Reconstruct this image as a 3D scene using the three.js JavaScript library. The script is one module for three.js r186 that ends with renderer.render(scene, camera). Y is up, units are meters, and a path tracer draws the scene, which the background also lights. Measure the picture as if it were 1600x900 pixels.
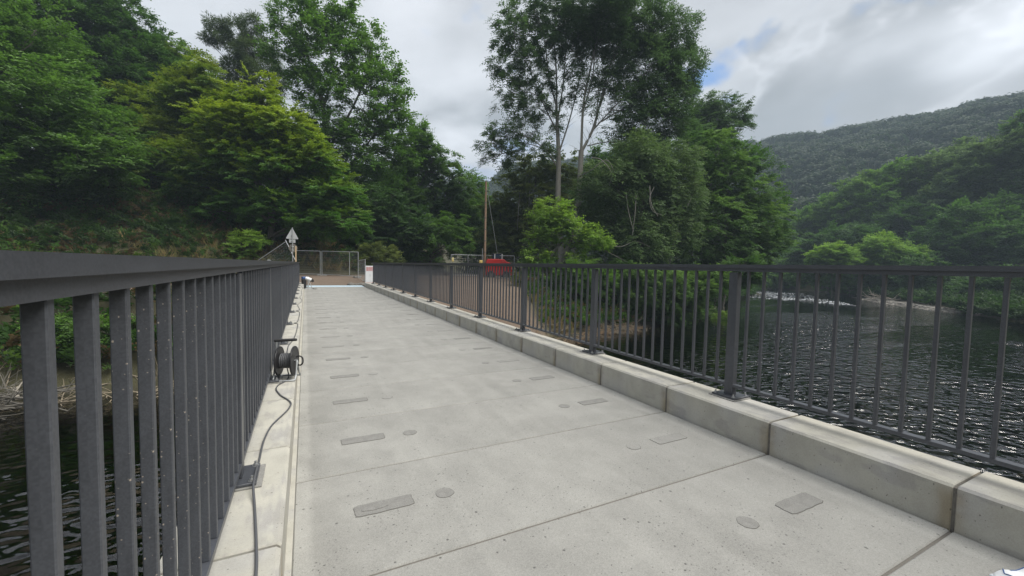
import * as THREE from 'three';
import { mergeGeometries as merge0 } from 'three/addons/utils/BufferGeometryUtils.js';

// ------------------------------------------------------------------ camera, sky, sun, exposure
const scene = new THREE.Scene();
const F = 641.05, YAW = 0.4665, PITCH = 0.0525, ROLL = 0.0204, EYE = 1.361;
const camera = new THREE.PerspectiveCamera(2 * Math.atan(450 / F) * 180 / Math.PI, 16 / 9, 0.05, 3000);
camera.position.set(0, EYE, 0);
camera.rotation.order = 'YXZ';
camera.rotation.set(-PITCH, -YAW, ROLL);
camera.updateMatrixWorld();
const renderer = new THREE.WebGLRenderer({ antialias: true });
renderer.setSize(1024, 576);
renderer.toneMapping = THREE.LinearToneMapping;
const EXPOSURE = 3.8, SKY = 0.219;
renderer.toneMappingExposure = EXPOSURE;
renderer.shadowMap.enabled = true;

function rng(seed) { let a = seed >>> 0; return () => { a = (a + 0x6D2B79F5) | 0; let t = Math.imul(a ^ (a >>> 15), 1 | a); t = (t + Math.imul(t ^ (t >>> 7), 61 | t)) ^ t; return ((t ^ (t >>> 14)) >>> 0) / 4294967296; }; }
const clamp = (v, a = 0, b = 1) => Math.min(b, Math.max(a, v)), lerp = (a, b, t) => a + (b - a) * t;
const sstep = (a, b, v) => { const t = clamp((v - a) / (b - a)); return t * t * (3 - 2 * t); };
function hash2(x, y, s) { let h = Math.imul(x, 374761393) + Math.imul(y, 668265263) + Math.imul(s, 1274126177); h = Math.imul(h ^ (h >>> 13), 1274126177); return ((h ^ (h >>> 16)) >>> 0) / 4294967296; }
function vnoise(x, y, s = 0) {
  const xi = Math.floor(x), yi = Math.floor(y); let u = x - xi, v = y - yi; u = u * u * (3 - 2 * u); v = v * v * (3 - 2 * v);
  const a = hash2(xi, yi, s), b = hash2(xi + 1, yi, s), c = hash2(xi, yi + 1, s), d = hash2(xi + 1, yi + 1, s);
  return a + (b - a) * u + (c - a) * v + (a - b - c + d) * u * v;
}
function fbm(x, y, o = 4, s = 0, g = 0.5) { let a = 0, w = 1, t = 0; for (let i = 0; i < o; i++) { a += w * vnoise(x, y, s + i * 17); t += w; w *= g; x = x * 2.03 + 11.3; y = y * 2.03 + 5.7; } return a / t; }

// a direction or point through a place of the photograph (1600 x 900), used to survey where things stand
const CR = new THREE.Vector3(), CU = new THREE.Vector3(), CB = new THREE.Vector3();
camera.matrixWorld.extractBasis(CR, CU, CB);
const survey = (px, py, d) => new THREE.Vector3(0, EYE, 0).addScaledVector(CB, -d).addScaledVector(CR, d * (px - 800) / F).addScaledVector(CU, -d * (py - 450) / F);
const dirTo = (px, py) => survey(px, py, 1).sub(new THREE.Vector3(0, EYE, 0)).normalize();

{ // overcast sky: two cloud decks, thin places and one gap with blue air
  const W = 2048, H = 1024, data = new Float32Array(W * H * 4);
  const gap = dirTo(1105, 120), gap2 = dirTo(1150, 152), bank = dirTo(1330, 120), bank2 = dirTo(1230, 160), lit = dirTo(1525, 88), lit2 = dirTo(1440, 60), wisp = dirTo(690, 190);
  const fwd = dirTo(800, 450);
  const near = (x, y, z, v, w, h) => { // angular ellipse, w wide and h high (radians)
    const az = Math.atan2(x * v.z - z * v.x, x * v.x + z * v.z), el = Math.asin(y) - Math.asin(v.y); return Math.exp(-((az / w) ** 2 + (el / h) ** 2));
  };
  for (let j = 0; j < H; j++) {
    const el = ((j + 0.5) / H - 0.5) * Math.PI, y = Math.sin(el), c = Math.cos(el);
    for (let i = 0; i < W; i++) {
      const a = ((i + 0.5) / W - 0.5) * 2 * Math.PI, x = Math.cos(a) * c, z = Math.sin(a) * c, k = (j * W + i) * 4;
      let r, g, b;
      if (y <= 0) { r = 0.10; g = 0.10; b = 0.09; } else {
        const q = 1 / (y + 0.16), px = x * q, pz = z * q;
        const wx = fbm(px * 0.9 + 3, pz * 0.9, 3, 5) - 0.5, wz = fbm(px * 0.9, pz * 0.9 + 9, 3, 8) - 0.5;
        const n1 = fbm(px * 1.05 + wx * 1.6 + 4.2, pz * 1.05 + wz * 1.6 + 1.7, 6, 21, 0.52), n2 = fbm(px * 2.6 + wx * 2, pz * 2.6 + wz * 2, 5, 44, 0.55);
        const cover = sstep(0.36, 0.62, n1 + 0.12 * (n2 - 0.5)); let d = 0.90 - 0.34 * cover + 0.5 * (n2 - 0.5);
        d *= 1 + 0.12 * sstep(0.1, 0.5, y) + 1.6 * sstep(0.5, 1, y);  // cloud overhead brightened above the view, added to lift the skylight
        const az = Math.atan2(x * fwd.z - z * fwd.x, x * fwd.x + z * fwd.z), edge = fbm(az * 6 + wx * 1.2 + 20, el * 11 + wz * 1.2 + 20, 6, 71, 0.55) - 0.5, fl = fbm(az * 3 + edge * 0.8 + 50, el * 7 + edge + 50, 5, 171, 0.55) - 0.5; d += 0.34 * fl + 0.16 * edge;
        const bk = Math.max(near(x, y, z, bank, 0.20, 0.075 + 0.05 * edge), near(x, y, z, bank2, 0.13, 0.10));
        const be = bk + edge * 1.5 + 0.5 * (n1 - 0.5); d = lerp(d, 0.58 + 0.2 * (n2 - 0.5) + 0.35 * edge + 0.2 * fl, 0.9 * sstep(0.30, 0.62, be)) + 0.15 * Math.exp(-(((be - 0.34) / 0.06) ** 2)) * sstep(0.05, 0.3, bk);
        const li = near(x, y, z, lit, 0.06, 0.035) + 0.6 * near(x, y, z, lit2, 0.2, 0.03) + 0.5 * near(x, y, z, wisp, 0.1, 0.09); d += 0.9 * clamp(li * (0.7 + edge * 1.6));
        r = d * 0.965; g = d * 0.985; b = d * 1.04;
        const gp = clamp(Math.max(near(x, y, z, gap, 0.065, 0.04), near(x, y, z, gap2, 0.05, 0.03)) * 1.3 + edge * 2.4 - 0.36), few = sstep(0.86, 0.95, fbm(px * 0.8 + 40, pz * 0.8 + wx, 4, 93)), bl = clamp(sstep(0.05, 0.6, gp) * 0.95 + few);
        r = lerp(r, 0.24, bl); g = lerp(g, 0.50, bl); b = lerp(b, 1.08, bl);
        const hz = Math.exp(-y / 0.07) * 0.5; r = lerp(r, 0.80, hz); g = lerp(g, 0.82, hz); b = lerp(b, 0.86, hz);
      }
      data[k] = r * SKY; data[k + 1] = g * SKY; data[k + 2] = b * SKY; data[k + 3] = 1;
    }
  }
  const t = new THREE.DataTexture(data, W, H, THREE.RGBAFormat, THREE.FloatType);
  t.mapping = THREE.EquirectangularReflectionMapping; t.magFilter = t.minFilter = THREE.LinearFilter; t.needsUpdate = true;
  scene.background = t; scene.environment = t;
}
const sun = new THREE.DirectionalLight(new THREE.Color(1.0, 0.96, 0.88), 1.5);
sun.name = 'sun';
sun.position.set(42, 84, 42); sun.target.position.set(0, 0, 0);
sun.castShadow = true; sun.shadow.radius = 90; sun.shadow.mapSize.set(2048, 2048);
Object.assign(sun.shadow.camera, { left: -130, right: 130, top: 130, bottom: -130, near: 1, far: 400 });
scene.add(sun, sun.target);
scene.fog = new THREE.FogExp2(new THREE.Color(0.66, 0.84, 1.0), 0.00065);

const mergeGeometries = (gs) => merge0(gs.some((g) => !g.index) ? gs.map((g) => g.index ? g.toNonIndexed() : g) : gs);
// ------------------------------------------------------------------ naming
const used = new Map();
function numbered(n) { const k = used.get(n) ?? 0; used.set(n, k + 1); return k ? n + '_' + String(k).padStart(3, '0') : n; }
function tag(o, label, category, group) { o.userData.label = label; if (category) o.userData.category = category; if (group) o.userData.group = group; return o; }
function thing(name, label, category, pos = [0, 0, 0], turn = 0, group) { const o = new THREE.Group(); o.name = numbered(name); o.position.set(...pos); o.rotation.y = turn; scene.add(o); return tag(o, label, category, group); }
function put(name, geo, mat, parent) { const m = new THREE.Mesh(geo, mat); m.name = parent === scene ? numbered(name) : name; m.castShadow = m.receiveShadow = true; parent.add(m); return m; }
function struct(o, label) { o.userData.kind = 'structure'; if (label) o.userData.label = label; return o; }
function stuff(o, label, category) { o.userData.kind = 'stuff'; return label ? tag(o, label, category) : o; }

// ------------------------------------------------------------------ textures
function tex(w, h, fn, srgb = true, wrap = THREE.RepeatWrapping) { // fn writes linear 0..1 into out
  const d = new Uint8Array(w * h * 4), o = [0, 0, 0], enc = (v) => 255 * (srgb ? (v <= 0.0031308 ? v * 12.92 : 1.055 * Math.pow(v, 1 / 2.4) - 0.055) : v);
  for (let y = 0, k = 0; y < h; y++) for (let x = 0; x < w; x++, k += 4) { fn(x, y, o); for (let c = 0; c < 3; c++) d[k + c] = clamp(Math.round(enc(clamp(o[c]))), 0, 255); d[k + 3] = 255; }
  const t = new THREE.DataTexture(d, w, h); t.wrapS = t.wrapT = wrap; t.magFilter = THREE.LinearFilter; t.minFilter = THREE.LinearMipmapLinearFilter; t.generateMipmaps = true;
  if (srgb) t.colorSpace = THREE.SRGBColorSpace; t.needsUpdate = true; return t;
}
const std = (o) => new THREE.MeshStandardMaterial(o);
const col = (r, g, b) => new THREE.Color().setRGB(r, g, b);

// scattered round spots (pits, stones, drips): for each cell one spot
function spots(x, y, cell, seed, share, rmin, rmax) {
  const cx = Math.floor(x / cell), cy = Math.floor(y / cell); let best = 0;
  for (let j = -1; j <= 1; j++) for (let i = -1; i <= 1; i++) {
    const a = cx + i, b = cy + j; if (hash2(a, b, seed) > share) continue;
    const sx = (a + hash2(a, b, seed + 1)) * cell, sy = (b + hash2(a, b, seed + 2)) * cell, r = cell * lerp(rmin, rmax, hash2(a, b, seed + 3) ** 2);
    const dx = x - sx, dy = (y - sy) * lerp(0.7, 1.4, hash2(a, b, seed + 4)), q = Math.sqrt(dx * dx + dy * dy) / r; if (q < 1) best = Math.max(best, 1 - q * q);
  }
  return best;
}
const SLABW = 3.15, PITCHZ = 0.98;
function slabMaterial(v) {
  const W = 2048, H = 640, bump = new Float32Array(W * H), s = v * 100;
  const map = tex(W, H, (ix, iy, o) => {
    const x = ix / W * SLABW, y = iy / H * PITCHZ;
    const big = fbm(x * 1.3 + s, y * 1.3, 4, 3 + s), mid = fbm(x * 7, y * 7 + s, 4, 9 + s), fine = vnoise(x * 260, y * 260, 13 + s), grit = vnoise(x * 520, y * 520, 14 + s);
    let L = 0.242 + 0.055 * (big - 0.5) + 0.05 * (mid - 0.5) + 0.06 * (fine - 0.5) + 0.07 * (grit - 0.5);
    const streak = fbm(x * 9 + s, y * 0.7, 3, 31 + s); L += 0.025 * (streak - 0.5);
    // pale laitance along the kerbs and along the formwork lines
    const wob = 0.03 * (fbm(x * 3, y * 6 + s, 3, 55 + s) - 0.5);
    L += 0.055 * (1 - sstep(0.07, 0.12, x + wob)) * (0.6 + 0.8 * mid) + 0.045 * sstep(2.93, 3.0, x + wob) * (0.6 + 0.8 * mid);
    L += 0.012 * sstep(0.045, 0.02, Math.abs(x - 0.84 + wob * 0.6)) + 0.010 * sstep(0.06, 0.03, Math.abs(x - 1.52 + wob)) - 0.008 * sstep(0.16, 0.1, Math.abs(x - 2.05 + wob * 2));
    const bl = sstep(0.60, 0.72, fbm(x * 2.4 + 7, y * 2.4 + s, 4, 77 + s)); L += 0.022 * bl * (1 - sstep(0.5, 1.2, x));
    L -= 0.012 * sstep(0.62, 0.75, fbm(x * 3.1, y * 2.2 + s, 4, 87 + s));
    const rough = sstep(0.40, 0.62, fbm(x * 1.9 + 3, y * 2.1 + s, 3, 66 + s)); // where the brushing opened the surface
    const pit = Math.max(spots(x, y, 0.020, 40 + s, 0.30 * rough + 0.04, 0.06, 0.22), spots(x, y, 0.07, 45 + s, 0.22, 0.04, 0.12));
    const stone = spots(x, y, 0.013, 50 + s, 0.35 * rough, 0.10, 0.30);
    L = lerp(L, L * 0.45, sstep(0.05, 0.6, pit)); L = lerp(L, hash2(Math.floor(x / 0.013), Math.floor(y / 0.013), 5) > 0.5 ? L * 1.18 : L * 0.74, 0.7 * sstep(0.1, 0.6, stone));
    o[0] = L * 1.0; o[1] = L * 0.985; o[2] = L * 0.915;
    bump[iy * W + ix] = 0.6 + 0.12 * (fine - 0.5) + 0.2 * (mid - 0.5) - 0.5 * sstep(0, 0.6, pit);
  });
  const bm = tex(W / 2, H / 2, (ix, iy, o) => { o[0] = o[1] = o[2] = bump[iy * 2 * W + ix * 2]; }, false);
  return std({ map, bumpMap: bm, bumpScale: 0.004, roughness: 0.9 });
}
function kerbMaterial(v) {
  const W = 1024, H = 640, s = v * 31;
  const map = tex(W, H, (ix, iy, o) => {
    const u = ix / W, x = u * PITCHZ, y = iy / H * 0.64;
    const big = fbm(x * 2.2 + s, y * 2.2, 4, 3 + s), mid = fbm(x * 11 + s, y * 11, 4, 9 + s), fine = vnoise(x * 300, y * 300, 13 + s);
    let L = 0.37 + 0.08 * (big - 0.5) + 0.10 * (mid - 0.5) + 0.05 * (fine - 0.5);
    let r = 1.0, g = 0.965, b = 0.84;
    const tw = sstep(0.5, 0.75, fbm(x * 3 + 4 + s, y * 3, 3, 91)); g += 0.01 * tw; b += 0.06 * tw;
    const pit = Math.max(spots(x, y, 0.05, 40 + s, 0.35, 0.03, 0.09), spots(x, y, 0.017, 41 + s, 0.12, 0.05, 0.16)); L *= 1 - 0.55 * sstep(0.05, 0.6, pit);
    // brown runs out of the joints, and grey weather marks on top
    const e = Math.min(u, 1 - u) * PITCHZ, st = sstep(0.085, 0.0, e + 0.07 * (fbm(x * 16, y * 5 + s, 4, 61 + s) - 0.42)) * sstep(0.26, 0.18, y) * sstep(0.25, 0.6, fbm(x * 7 + 2, y * 9 + s, 3, 63 + s));
    L *= 1 - 0.28 * st; g -= 0.10 * st; b -= 0.22 * st;
    const gy = sstep(0.56, 0.7, fbm(x * 5, y * 16 + s, 4, 71 + s)); L *= 1 - 0.14 * gy; b += 0.03 * gy;
    o[0] = L * r; o[1] = L * g; o[2] = L * b;
  });
  return std({ map, roughness: 0.88 });
}
const speck = (seed, share, cell, dark, r0, r1) => tex(512, 512, (ix, iy, o) => {
  const x = ix / 512, y = iy / 512, n = fbm(x * 8, y * 8, 4, seed), s = share ? sstep(0.05, 0.5, spots(x, y, cell, seed, share * sstep(0.35, 0.7, fbm(x * 3, y * 3, 2, seed + 3)), r0, r1)) : 0, m = vnoise(x * 180, y * 180, seed + 9);
  for (let c = 0; c < 3; c++) o[c] = lerp(dark[c] * (0.85 + 0.3 * n + 0.35 * (m - 0.5)), 0.42 - 0.06 * c, s * 0.85);
});
const STEEL = [0.070, 0.075, 0.087];
const M = {
  slab: [0, 1, 2].map(slabMaterial), kerb: [0, 1, 2].map(kerbMaterial),
  steel: std({ map: speck(5, 0, 1, STEEL), roughness: 0.34, metalness: 0.2 }),
  steelDrip: std({ map: speck(8, 0.3, 0.022, STEEL, 0.06, 0.26), roughness: 0.5, metalness: 0.15 }),
  steelSpot: std({ map: speck(12, 0.10, 0.02, STEEL, 0.05, 0.18), roughness: 0.5, metalness: 0.15 }),
  zinc: std({ color: col(0.42, 0.43, 0.44), roughness: 0.38, metalness: 0.8 }),
  galv: std({ color: col(0.40, 0.42, 0.43), roughness: 0.5, metalness: 0.5 }),
  filler: std({ map: tex(128, 128, (x, y, o) => { const n = 0.085 + 0.06 * fbm(x / 9, y / 9, 4, 3); o[0] = n * 1.05; o[1] = n * 0.97; o[2] = n * 0.85; }), roughness: 0.95 }),
  mortar: [0, 1].map((k) => std({ map: tex(256, 256, (x, y, o) => { const n = 0.19 + 0.03 * k + 0.05 * (fbm(x / 40, y / 40, 5, 3 + k) - 0.5) + 0.08 * (vnoise(x / 2, y / 2, 5) - 0.5); o[0] = n; o[1] = n * 0.98; o[2] = n * 0.92; }), roughness: 0.95 })),
  crack: std({ color: col(0.115, 0.112, 0.10), roughness: 1 }),
  rubber: std({ color: col(0.022, 0.022, 0.024), roughness: 0.62 }),
  black: std({ color: col(0.018, 0.018, 0.02), roughness: 0.42 }),
  cable: std({ color: col(0.075, 0.078, 0.085), roughness: 0.55 }),
  white: std({ color: col(0.72, 0.73, 0.74), roughness: 0.5 }),
  pale: std({ color: col(0.62, 0.66, 0.68), roughness: 0.6 }),
  blue: std({ color: col(0.03, 0.08, 0.22), roughness: 0.5 }),
  film: std({ map: tex(256, 64, (x, y, o) => { const n = 0.52 + 0.25 * (fbm(x / 14, y / 10, 4, 3) - 0.5); o[0] = n * 0.80; o[1] = n * 1.0; o[2] = n * 1.14; }), roughness: 0.5 }),
  red: std({ color: col(0.42, 0.016, 0.014), roughness: 0.35 }), signRed: std({ color: col(0.42, 0.03, 0.03), roughness: 0.5 }),
  glassDark: std({ color: col(0.02, 0.035, 0.06), roughness: 0.08 }),
  yellow: std({ color: col(0.55, 0.42, 0.14), roughness: 0.6 }),
  wood: std({ map: tex(64, 512, (x, y, o) => { const n = 0.17 + 0.14 * (fbm(x / 5, y / 70, 4, 3) - 0.5) + 0.05 * (vnoise(x / 2, y / 30, 4) - 0.5); o[0] = n * 1.25; o[1] = n * 0.86; o[2] = n * 0.56; }), roughness: 0.9 }),
  lath: std({ color: col(0.48, 0.36, 0.22), roughness: 0.9 }),
  drift: std({ map: tex(128, 128, (x, y, o) => { const n = 0.24 + 0.2 * (fbm(x / 6, y / 40, 4, 3) - 0.5); o[0] = n; o[1] = n * 0.9; o[2] = n * 0.76; }), roughness: 0.95 }),
  bark: std({ map: tex(256, 256, (x, y, o) => { const n = 0.10 + 0.14 * (fbm(x / 9, y / 34, 5, 3) - 0.5) + 0.03 * (vnoise(x / 3, y / 9, 7) - 0.5); o[0] = n * 1.08; o[1] = n; o[2] = n * 0.86; }), roughness: 0.95 }),
  barkPale: std({ map: tex(256, 256, (x, y, o) => { const n = 0.19 + 0.16 * (fbm(x / 8, y / 26, 5, 13) - 0.5) + 0.05 * (vnoise(x / 3, y / 6, 7) - 0.5); o[0] = n * 1.04; o[1] = n; o[2] = n * 0.88; }), roughness: 0.95 }),
  leaf: new THREE.MeshPhysicalMaterial({ color: 0xffffff, vertexColors: true, roughness: 0.96, transmission: 0.5, thickness: 0, specularIntensity: 0.2, side: THREE.DoubleSide }),
  dry: new THREE.MeshPhysicalMaterial({ color: 0xffffff, vertexColors: true, roughness: 0.95, side: THREE.DoubleSide }),
};

// ------------------------------------------------------------------ terrain
function poly(P, x) { if (x <= P[0][0]) return P[0][1]; for (let i = 1; i < P.length; i++) if (x <= P[i][0]) { const t = (x - P[i - 1][0]) / (P[i][0] - P[i - 1][0]); return lerp(P[i - 1][1], P[i][1], t); } return P[P.length - 1][1]; }
const WL = -3.5;
const FAR = [[-700, -120], [-200, -48], [-60, -24], [-20, -19], [-8, -18.6], [3, -18.4], [11, -18.6], [15, -21.5], [21, -24], [28, -25], [42, -33], [60, -43], [87, -56], [130, -95], [200, -170], [700, -650]];
const NEAR = [[-700, 60], [-100, 14], [0, 4], [30, 1], [50, -5], [66, -13.6], [76, -21.5], [84, -30], [92, -37], [104, -45], [140, -76], [200, -140], [700, -620]];
const FOOT = [[-300, -60], [-80, -38], [-20, -35.5], [2, -39], [12, -48], [30, -80], [60, -140], [100, -260], [300, -900]];
function footDist(x, z) { // positive on the hill side (left and behind the foot line)
  let best = 1e9, s = 1;
  for (let i = 1; i < FOOT.length; i++) {
    const [ax, az] = FOOT[i - 1], [bx, bz] = FOOT[i], dx = bx - ax, dz = bz - az, t = clamp(((x - ax) * dx + (z - az) * dz) / (dx * dx + dz * dz)), ex = x - ax - dx * t, ez = z - az - dz * t, q = ex * ex + ez * ez;
    if (q < best) { best = q; s = dx * ez - dz * ex < 0 ? 1 : -1; }
  }
  return s * Math.sqrt(best);
}
function ridgeEl(th) { // tangent of the far skyline's elevation round the compass (th from -z towards +x, degrees)
  return poly([[-180, 0.20], [-60, 0.16], [0, 0.16], [20, 0.17], [24, 0.20], [26, 0.235], [33, 0.245], [42, 0.262], [58, 0.262], [65, 0.262], [78, 0.268], [95, 0.27], [130, 0.22], [180, 0.20]], th);
}
function height(x, z) {
  const zs = poly(FAR, x), zn = poly(NEAR, x), nz = fbm(x * 0.22, z * 0.22, 4, 5) - 0.5;
  let h;
  if (z < zs) {
    const d = zs - z, site = sstep(17, 13, x - 6 * sstep(-27, -33, z)) , top = lerp(-0.7, -0.06, site), w = lerp(8, 5.6, site);
    h = lerp(WL - 0.2, top, Math.pow(sstep(0, w, d), 0.8)) + nz * 0.8 * sstep(0, 2, d) * sstep(10, 3, Math.min(d, 40) * site);
    h += 0.012 * Math.max(0, d - 8) * (1 - site);
    h += sstep(28, 36, -z) * site * 0.35;
    const f = footDist(x, z); if (f > 0) h += 15 * (1 - Math.exp(-f * 0.72 / 15)) + nz * 1.2 * sstep(0, 4, f);
  } else if (z > zn) {
    const d = (z - zn) * sstep(0, 1, 1) * (x > 50 ? 0.75 : 1), r = sstep(40, 60, x);
    h = lerp(lerp(WL - 0.2, -0.1, sstep(0, 4.2, d)), lerp(WL - 0.15, -2.6, sstep(0, 9, d)) + 0.42 * Math.max(0, d - 9), r) + nz * 0.8 * sstep(0.5, 3, d);
    if (Math.abs(x - 1.5) < 3 && z > 4) h = Math.min(h, -0.06);
  } else { const m = Math.min(z - zs, zn - z); h = WL - 0.15 - 0.95 * sstep(0, 7, m) - 0.15 * nz; if (x > 84 && x < 118) h += 0.5 * sstep(6, 1, Math.abs(z - zs - 4)); }
  if (x > 74 && x < 99) { const dn = z - zn; if (dn > -2.2 && dn < 12) h = Math.max(h, WL - 0.35 + 0.55 * sstep(-2.2, 0.3, dn) * sstep(74, 78, x) * sstep(99, 95, x)); }
  const rr = Math.hypot(x, z);
  if (rr > 100) { const th = Math.atan2(x, -z) * 180 / Math.PI, r0 = 150, r1 = 430, e = ridgeEl(th) * r1 * (0.97 + 0.06 * fbm(th * 0.2, 3, 3, 9)) - 9; const hh = e * Math.pow(sstep(r0 - 30, r1 + 30, rr), 0.9) * 1.03; h = Math.max(h, h * sstep(200, 120, rr) + hh + (fbm(x * 0.02, z * 0.02, 3, 6) - 0.5) * 10 * sstep(150, 220, rr)); }
  return h;
}
const isDirt = (x, z) => { const d = poly(FAR, x) - z, f = footDist(x, z); return sstep(14.5, 12.5, x - 7 * sstep(-28, -33, z) + 2 * (fbm(x * 0.5, z * 0.5, 3, 8) - 0.5)) * sstep(-14, -9, x) * sstep(0.4, 1.4, d) * sstep(0.2, -0.8, f + (fbm(x, z, 3, 4) - 0.5)) * (x < 3 ? sstep(4.5, 6, d) : 1); };
{
  const axis = (lo, hi, c0, c1) => { const a = []; let v = c0; while (v <= c1) { a.push(v); v += 0.6; } let s = 0.8; v = c1; while (v < hi) { v += s; s = Math.min(s * 1.09, 14); a.push(v); } s = 0.8; v = c0; while (v > lo) { v -= s; s = Math.min(s * 1.09, 14); a.unshift(v); } return a; };
  const X = axis(-720, 720, -22, 48), Z = axis(-720, 300, -46, -14), nx = X.length, n = nx * Z.length, pos = new Float32Array(n * 3), c = new Float32Array(n * 3), uv = new Float32Array(n * 2), idx = [];
  Z.forEach((z, j) => X.forEach((x, i) => {
    const k = j * nx + i, h = height(x, z); pos.set([x, h, z], k * 3); uv.set([x, z], k * 2);
    const d = isDirt(x, z), wet = h < WL + 0.25, n1 = fbm(x * 0.6, z * 0.6, 4, 12), bar = x > 78 && x < 100 && z > poly(NEAR, x) - 2 && h < WL + 0.6;
    let q = [0.042 + 0.03 * n1, 0.040 + 0.03 * n1, 0.020 + 0.015 * n1];
    q = q.map((v, t) => lerp(v, [0.145, 0.108, 0.082][t] * (0.75 + 0.5 * n1), d));
    if (wet) q = [0.035, 0.031, 0.018].map((v) => v * (0.6 + 0.8 * n1));
    if (bar) q = [0.10, 0.09, 0.065].map((v) => v * (0.6 + 0.8 * n1));
    c.set(q, k * 3);
  }));
  for (let j = 0; j < Z.length - 1; j++) for (let i = 0; i < nx - 1; i++) { const a = j * nx + i, b = a + 1, d = a + nx, e = d + 1; idx.push(a, d, b, b, d, e); }
  const g = new THREE.BufferGeometry(); g.setAttribute('position', new THREE.BufferAttribute(pos, 3)); g.setAttribute('color', new THREE.BufferAttribute(c, 3)); g.setAttribute('uv', new THREE.BufferAttribute(uv, 2)); g.setIndex(idx); g.computeVertexNormals();
  const grain = tex(512, 512, (x, y, o) => { const w = (a, s) => { const p = 512 / a; return fbmT(x / a, y / a, p, s); }; const n = 0.55 * w(4, 3) + 0.45 * w(16, 4); const v = 0.62 + 0.55 * n; o[0] = v; o[1] = v * 0.985; o[2] = v * 0.96; });
  grain.repeat.set(0.4, 0.4);
  struct(put('ground', g, std({ map: grain, bumpMap: grain, bumpScale: 0.06, vertexColors: true, roughness: 0.97 }), scene), 'river banks, dirt road and wooded valley slopes');
}
function fbmT(x, y, p, s) { let a = 0, w = 0.5; for (let o = 0; o < 3; o++) { const xi = Math.floor(x), yi = Math.floor(y); let u = x - xi, v = y - yi; u = u * u * (3 - 2 * u); v = v * v * (3 - 2 * v); const m = (q) => ((q % p) + p) % p, h = (i, j) => hash2(m(i), m(j), s + o); const A = h(xi, yi), B = h(xi + 1, yi), C = h(xi, yi + 1), D = h(xi + 1, yi + 1); a += w * (A + (B - A) * u + (C - A) * v + (A - B - C + D) * u * v); w *= 0.5; x *= 2; y *= 2; p *= 2; } return a / 0.875; }

{ // the river: ripples are relief in the surface; a riffle upstream, smooth dark pools below it
  const x0 = -20, x1 = 108, z0 = -62, z1 = 8, W = 2048, H = 1120;
  const bump = tex(W, H, (ix, iy, o) => {
    const x = lerp(x0, x1, ix / W), z = lerp(z0, z1, iy / H);
    const zs = poly(FAR, x), zn = poly(NEAR, x), m = clamp((z - zs) / Math.max(4, zn - zs));
    const riff = sstep(70, 84, x) * sstep(-34, -44, z), main = sstep(0.12, 0.4, m) * sstep(1.0, 0.75, m), lee = sstep(0.57, 0.45, fbm(x * 0.06 + 3, z * 0.13, 3, 77));
    const pool = sstep(44, 60, x) * (1 - riff);
    const lane = sstep(11, 4, Math.abs(z + 13 + (x - 20) * 0.58)) * sstep(56, 44, x) * sstep(6, 14, x); let amp = 0.05 + 0.95 * main * (0.16 + 0.84 * Math.max(lee, lane * (0.6 + 0.4 * lee))); amp = lerp(amp, amp * 0.28 + 0.35 * sstep(0.64, 0.74, fbm(x * 0.09, z * 0.5, 3, 31)), pool); amp = lerp(amp, 1.0, riff);
    const u = x * 0.94 + z * 0.34, v = -x * 0.34 + z * 0.94, wx = 0.9 * (fbm(x * 0.5, z * 0.5, 2, 4) - 0.5);
    const n = 0.45 * fbm(u * 2.0 + wx, v * 3.1 + wx, 2, 3) + 0.40 * fbm(u * 4.4 + wx, v * 6.2 - wx, 2, 5) + 0.15 * vnoise(u * 7.2, v * 8.2, 6);
    o[0] = o[1] = o[2] = 0.5 + (n - 0.5) * amp;
  }, false, THREE.ClampToEdgeWrapping);
  const P = [], U = [], I = [], xs = []; for (let x = -700; x <= 700; x += x >= -60 && x < 160 ? 4 : 20) xs.push(x);
  xs.forEach((x, i) => { const a = poly(FAR, x) - 1.5, b = poly(NEAR, x) + 1.5; for (let k = 0; k <= 8; k++) { const z = lerp(a, b, k / 8); P.push(x, WL, z); U.push((x - x0) / (x1 - x0), (z - z0) / (z1 - z0)); } if (i) for (let k = 0; k < 8; k++) { const p = (i - 1) * 9 + k, q = i * 9 + k; I.push(p, p + 1, q, q, p + 1, q + 1); } });
  const g = new THREE.BufferGeometry(); g.setAttribute('position', new THREE.Float32BufferAttribute(P, 3)); g.setAttribute('uv', new THREE.Float32BufferAttribute(U, 2)); g.setIndex(I); g.computeVertexNormals();
  const mat = new THREE.MeshPhysicalMaterial({ color: 0xffffff, roughness: 0.06, ior: 1.5, transmission: 1, thickness: 1, attenuationColor: col(0.10, 0.085, 0.03), attenuationDistance: 0.9, bumpMap: bump, bumpScale: 0.42 });
  struct(put('river', g, mat, scene), 'dark rippled river below the railing');
}

// ------------------------------------------------------------------ the footbridge
const XL = -0.074, XR = 3.08, KH = 0.243, Z0 = -0.83, NS0 = -6, NS1 = 25;
function extrude(points, depth, bevel) { const s = new THREE.Shape(points.map((p) => new THREE.Vector2(...p))); return new THREE.ExtrudeGeometry(s, { depth: depth - 2 * bevel, bevelEnabled: bevel > 0, bevelThickness: bevel, bevelSize: bevel, bevelOffset: -bevel, bevelSegments: 1 }).translate(0, 0, bevel); }
function reuv(g, fn) { const p = g.attributes.position, n = g.attributes.normal, u = g.attributes.uv; for (let i = 0; i < p.count; i++) u.setXY(i, ...fn(p.getX(i), p.getY(i), p.getZ(i), n.getX(i), n.getY(i), n.getZ(i))); return g; }
const bx = (w, h, d, x = 0, y = 0, z = 0) => new THREE.BoxGeometry(w, h, d).translate(x, y, z);
function uvMetres(g, s = 1) { return reuv(g, (x, y, z, a, b, c) => Math.abs(b) > 0.7 ? [x * s, z * s] : Math.abs(a) > 0.7 ? [z * s, y * s] : [x * s, y * s]); }
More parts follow.
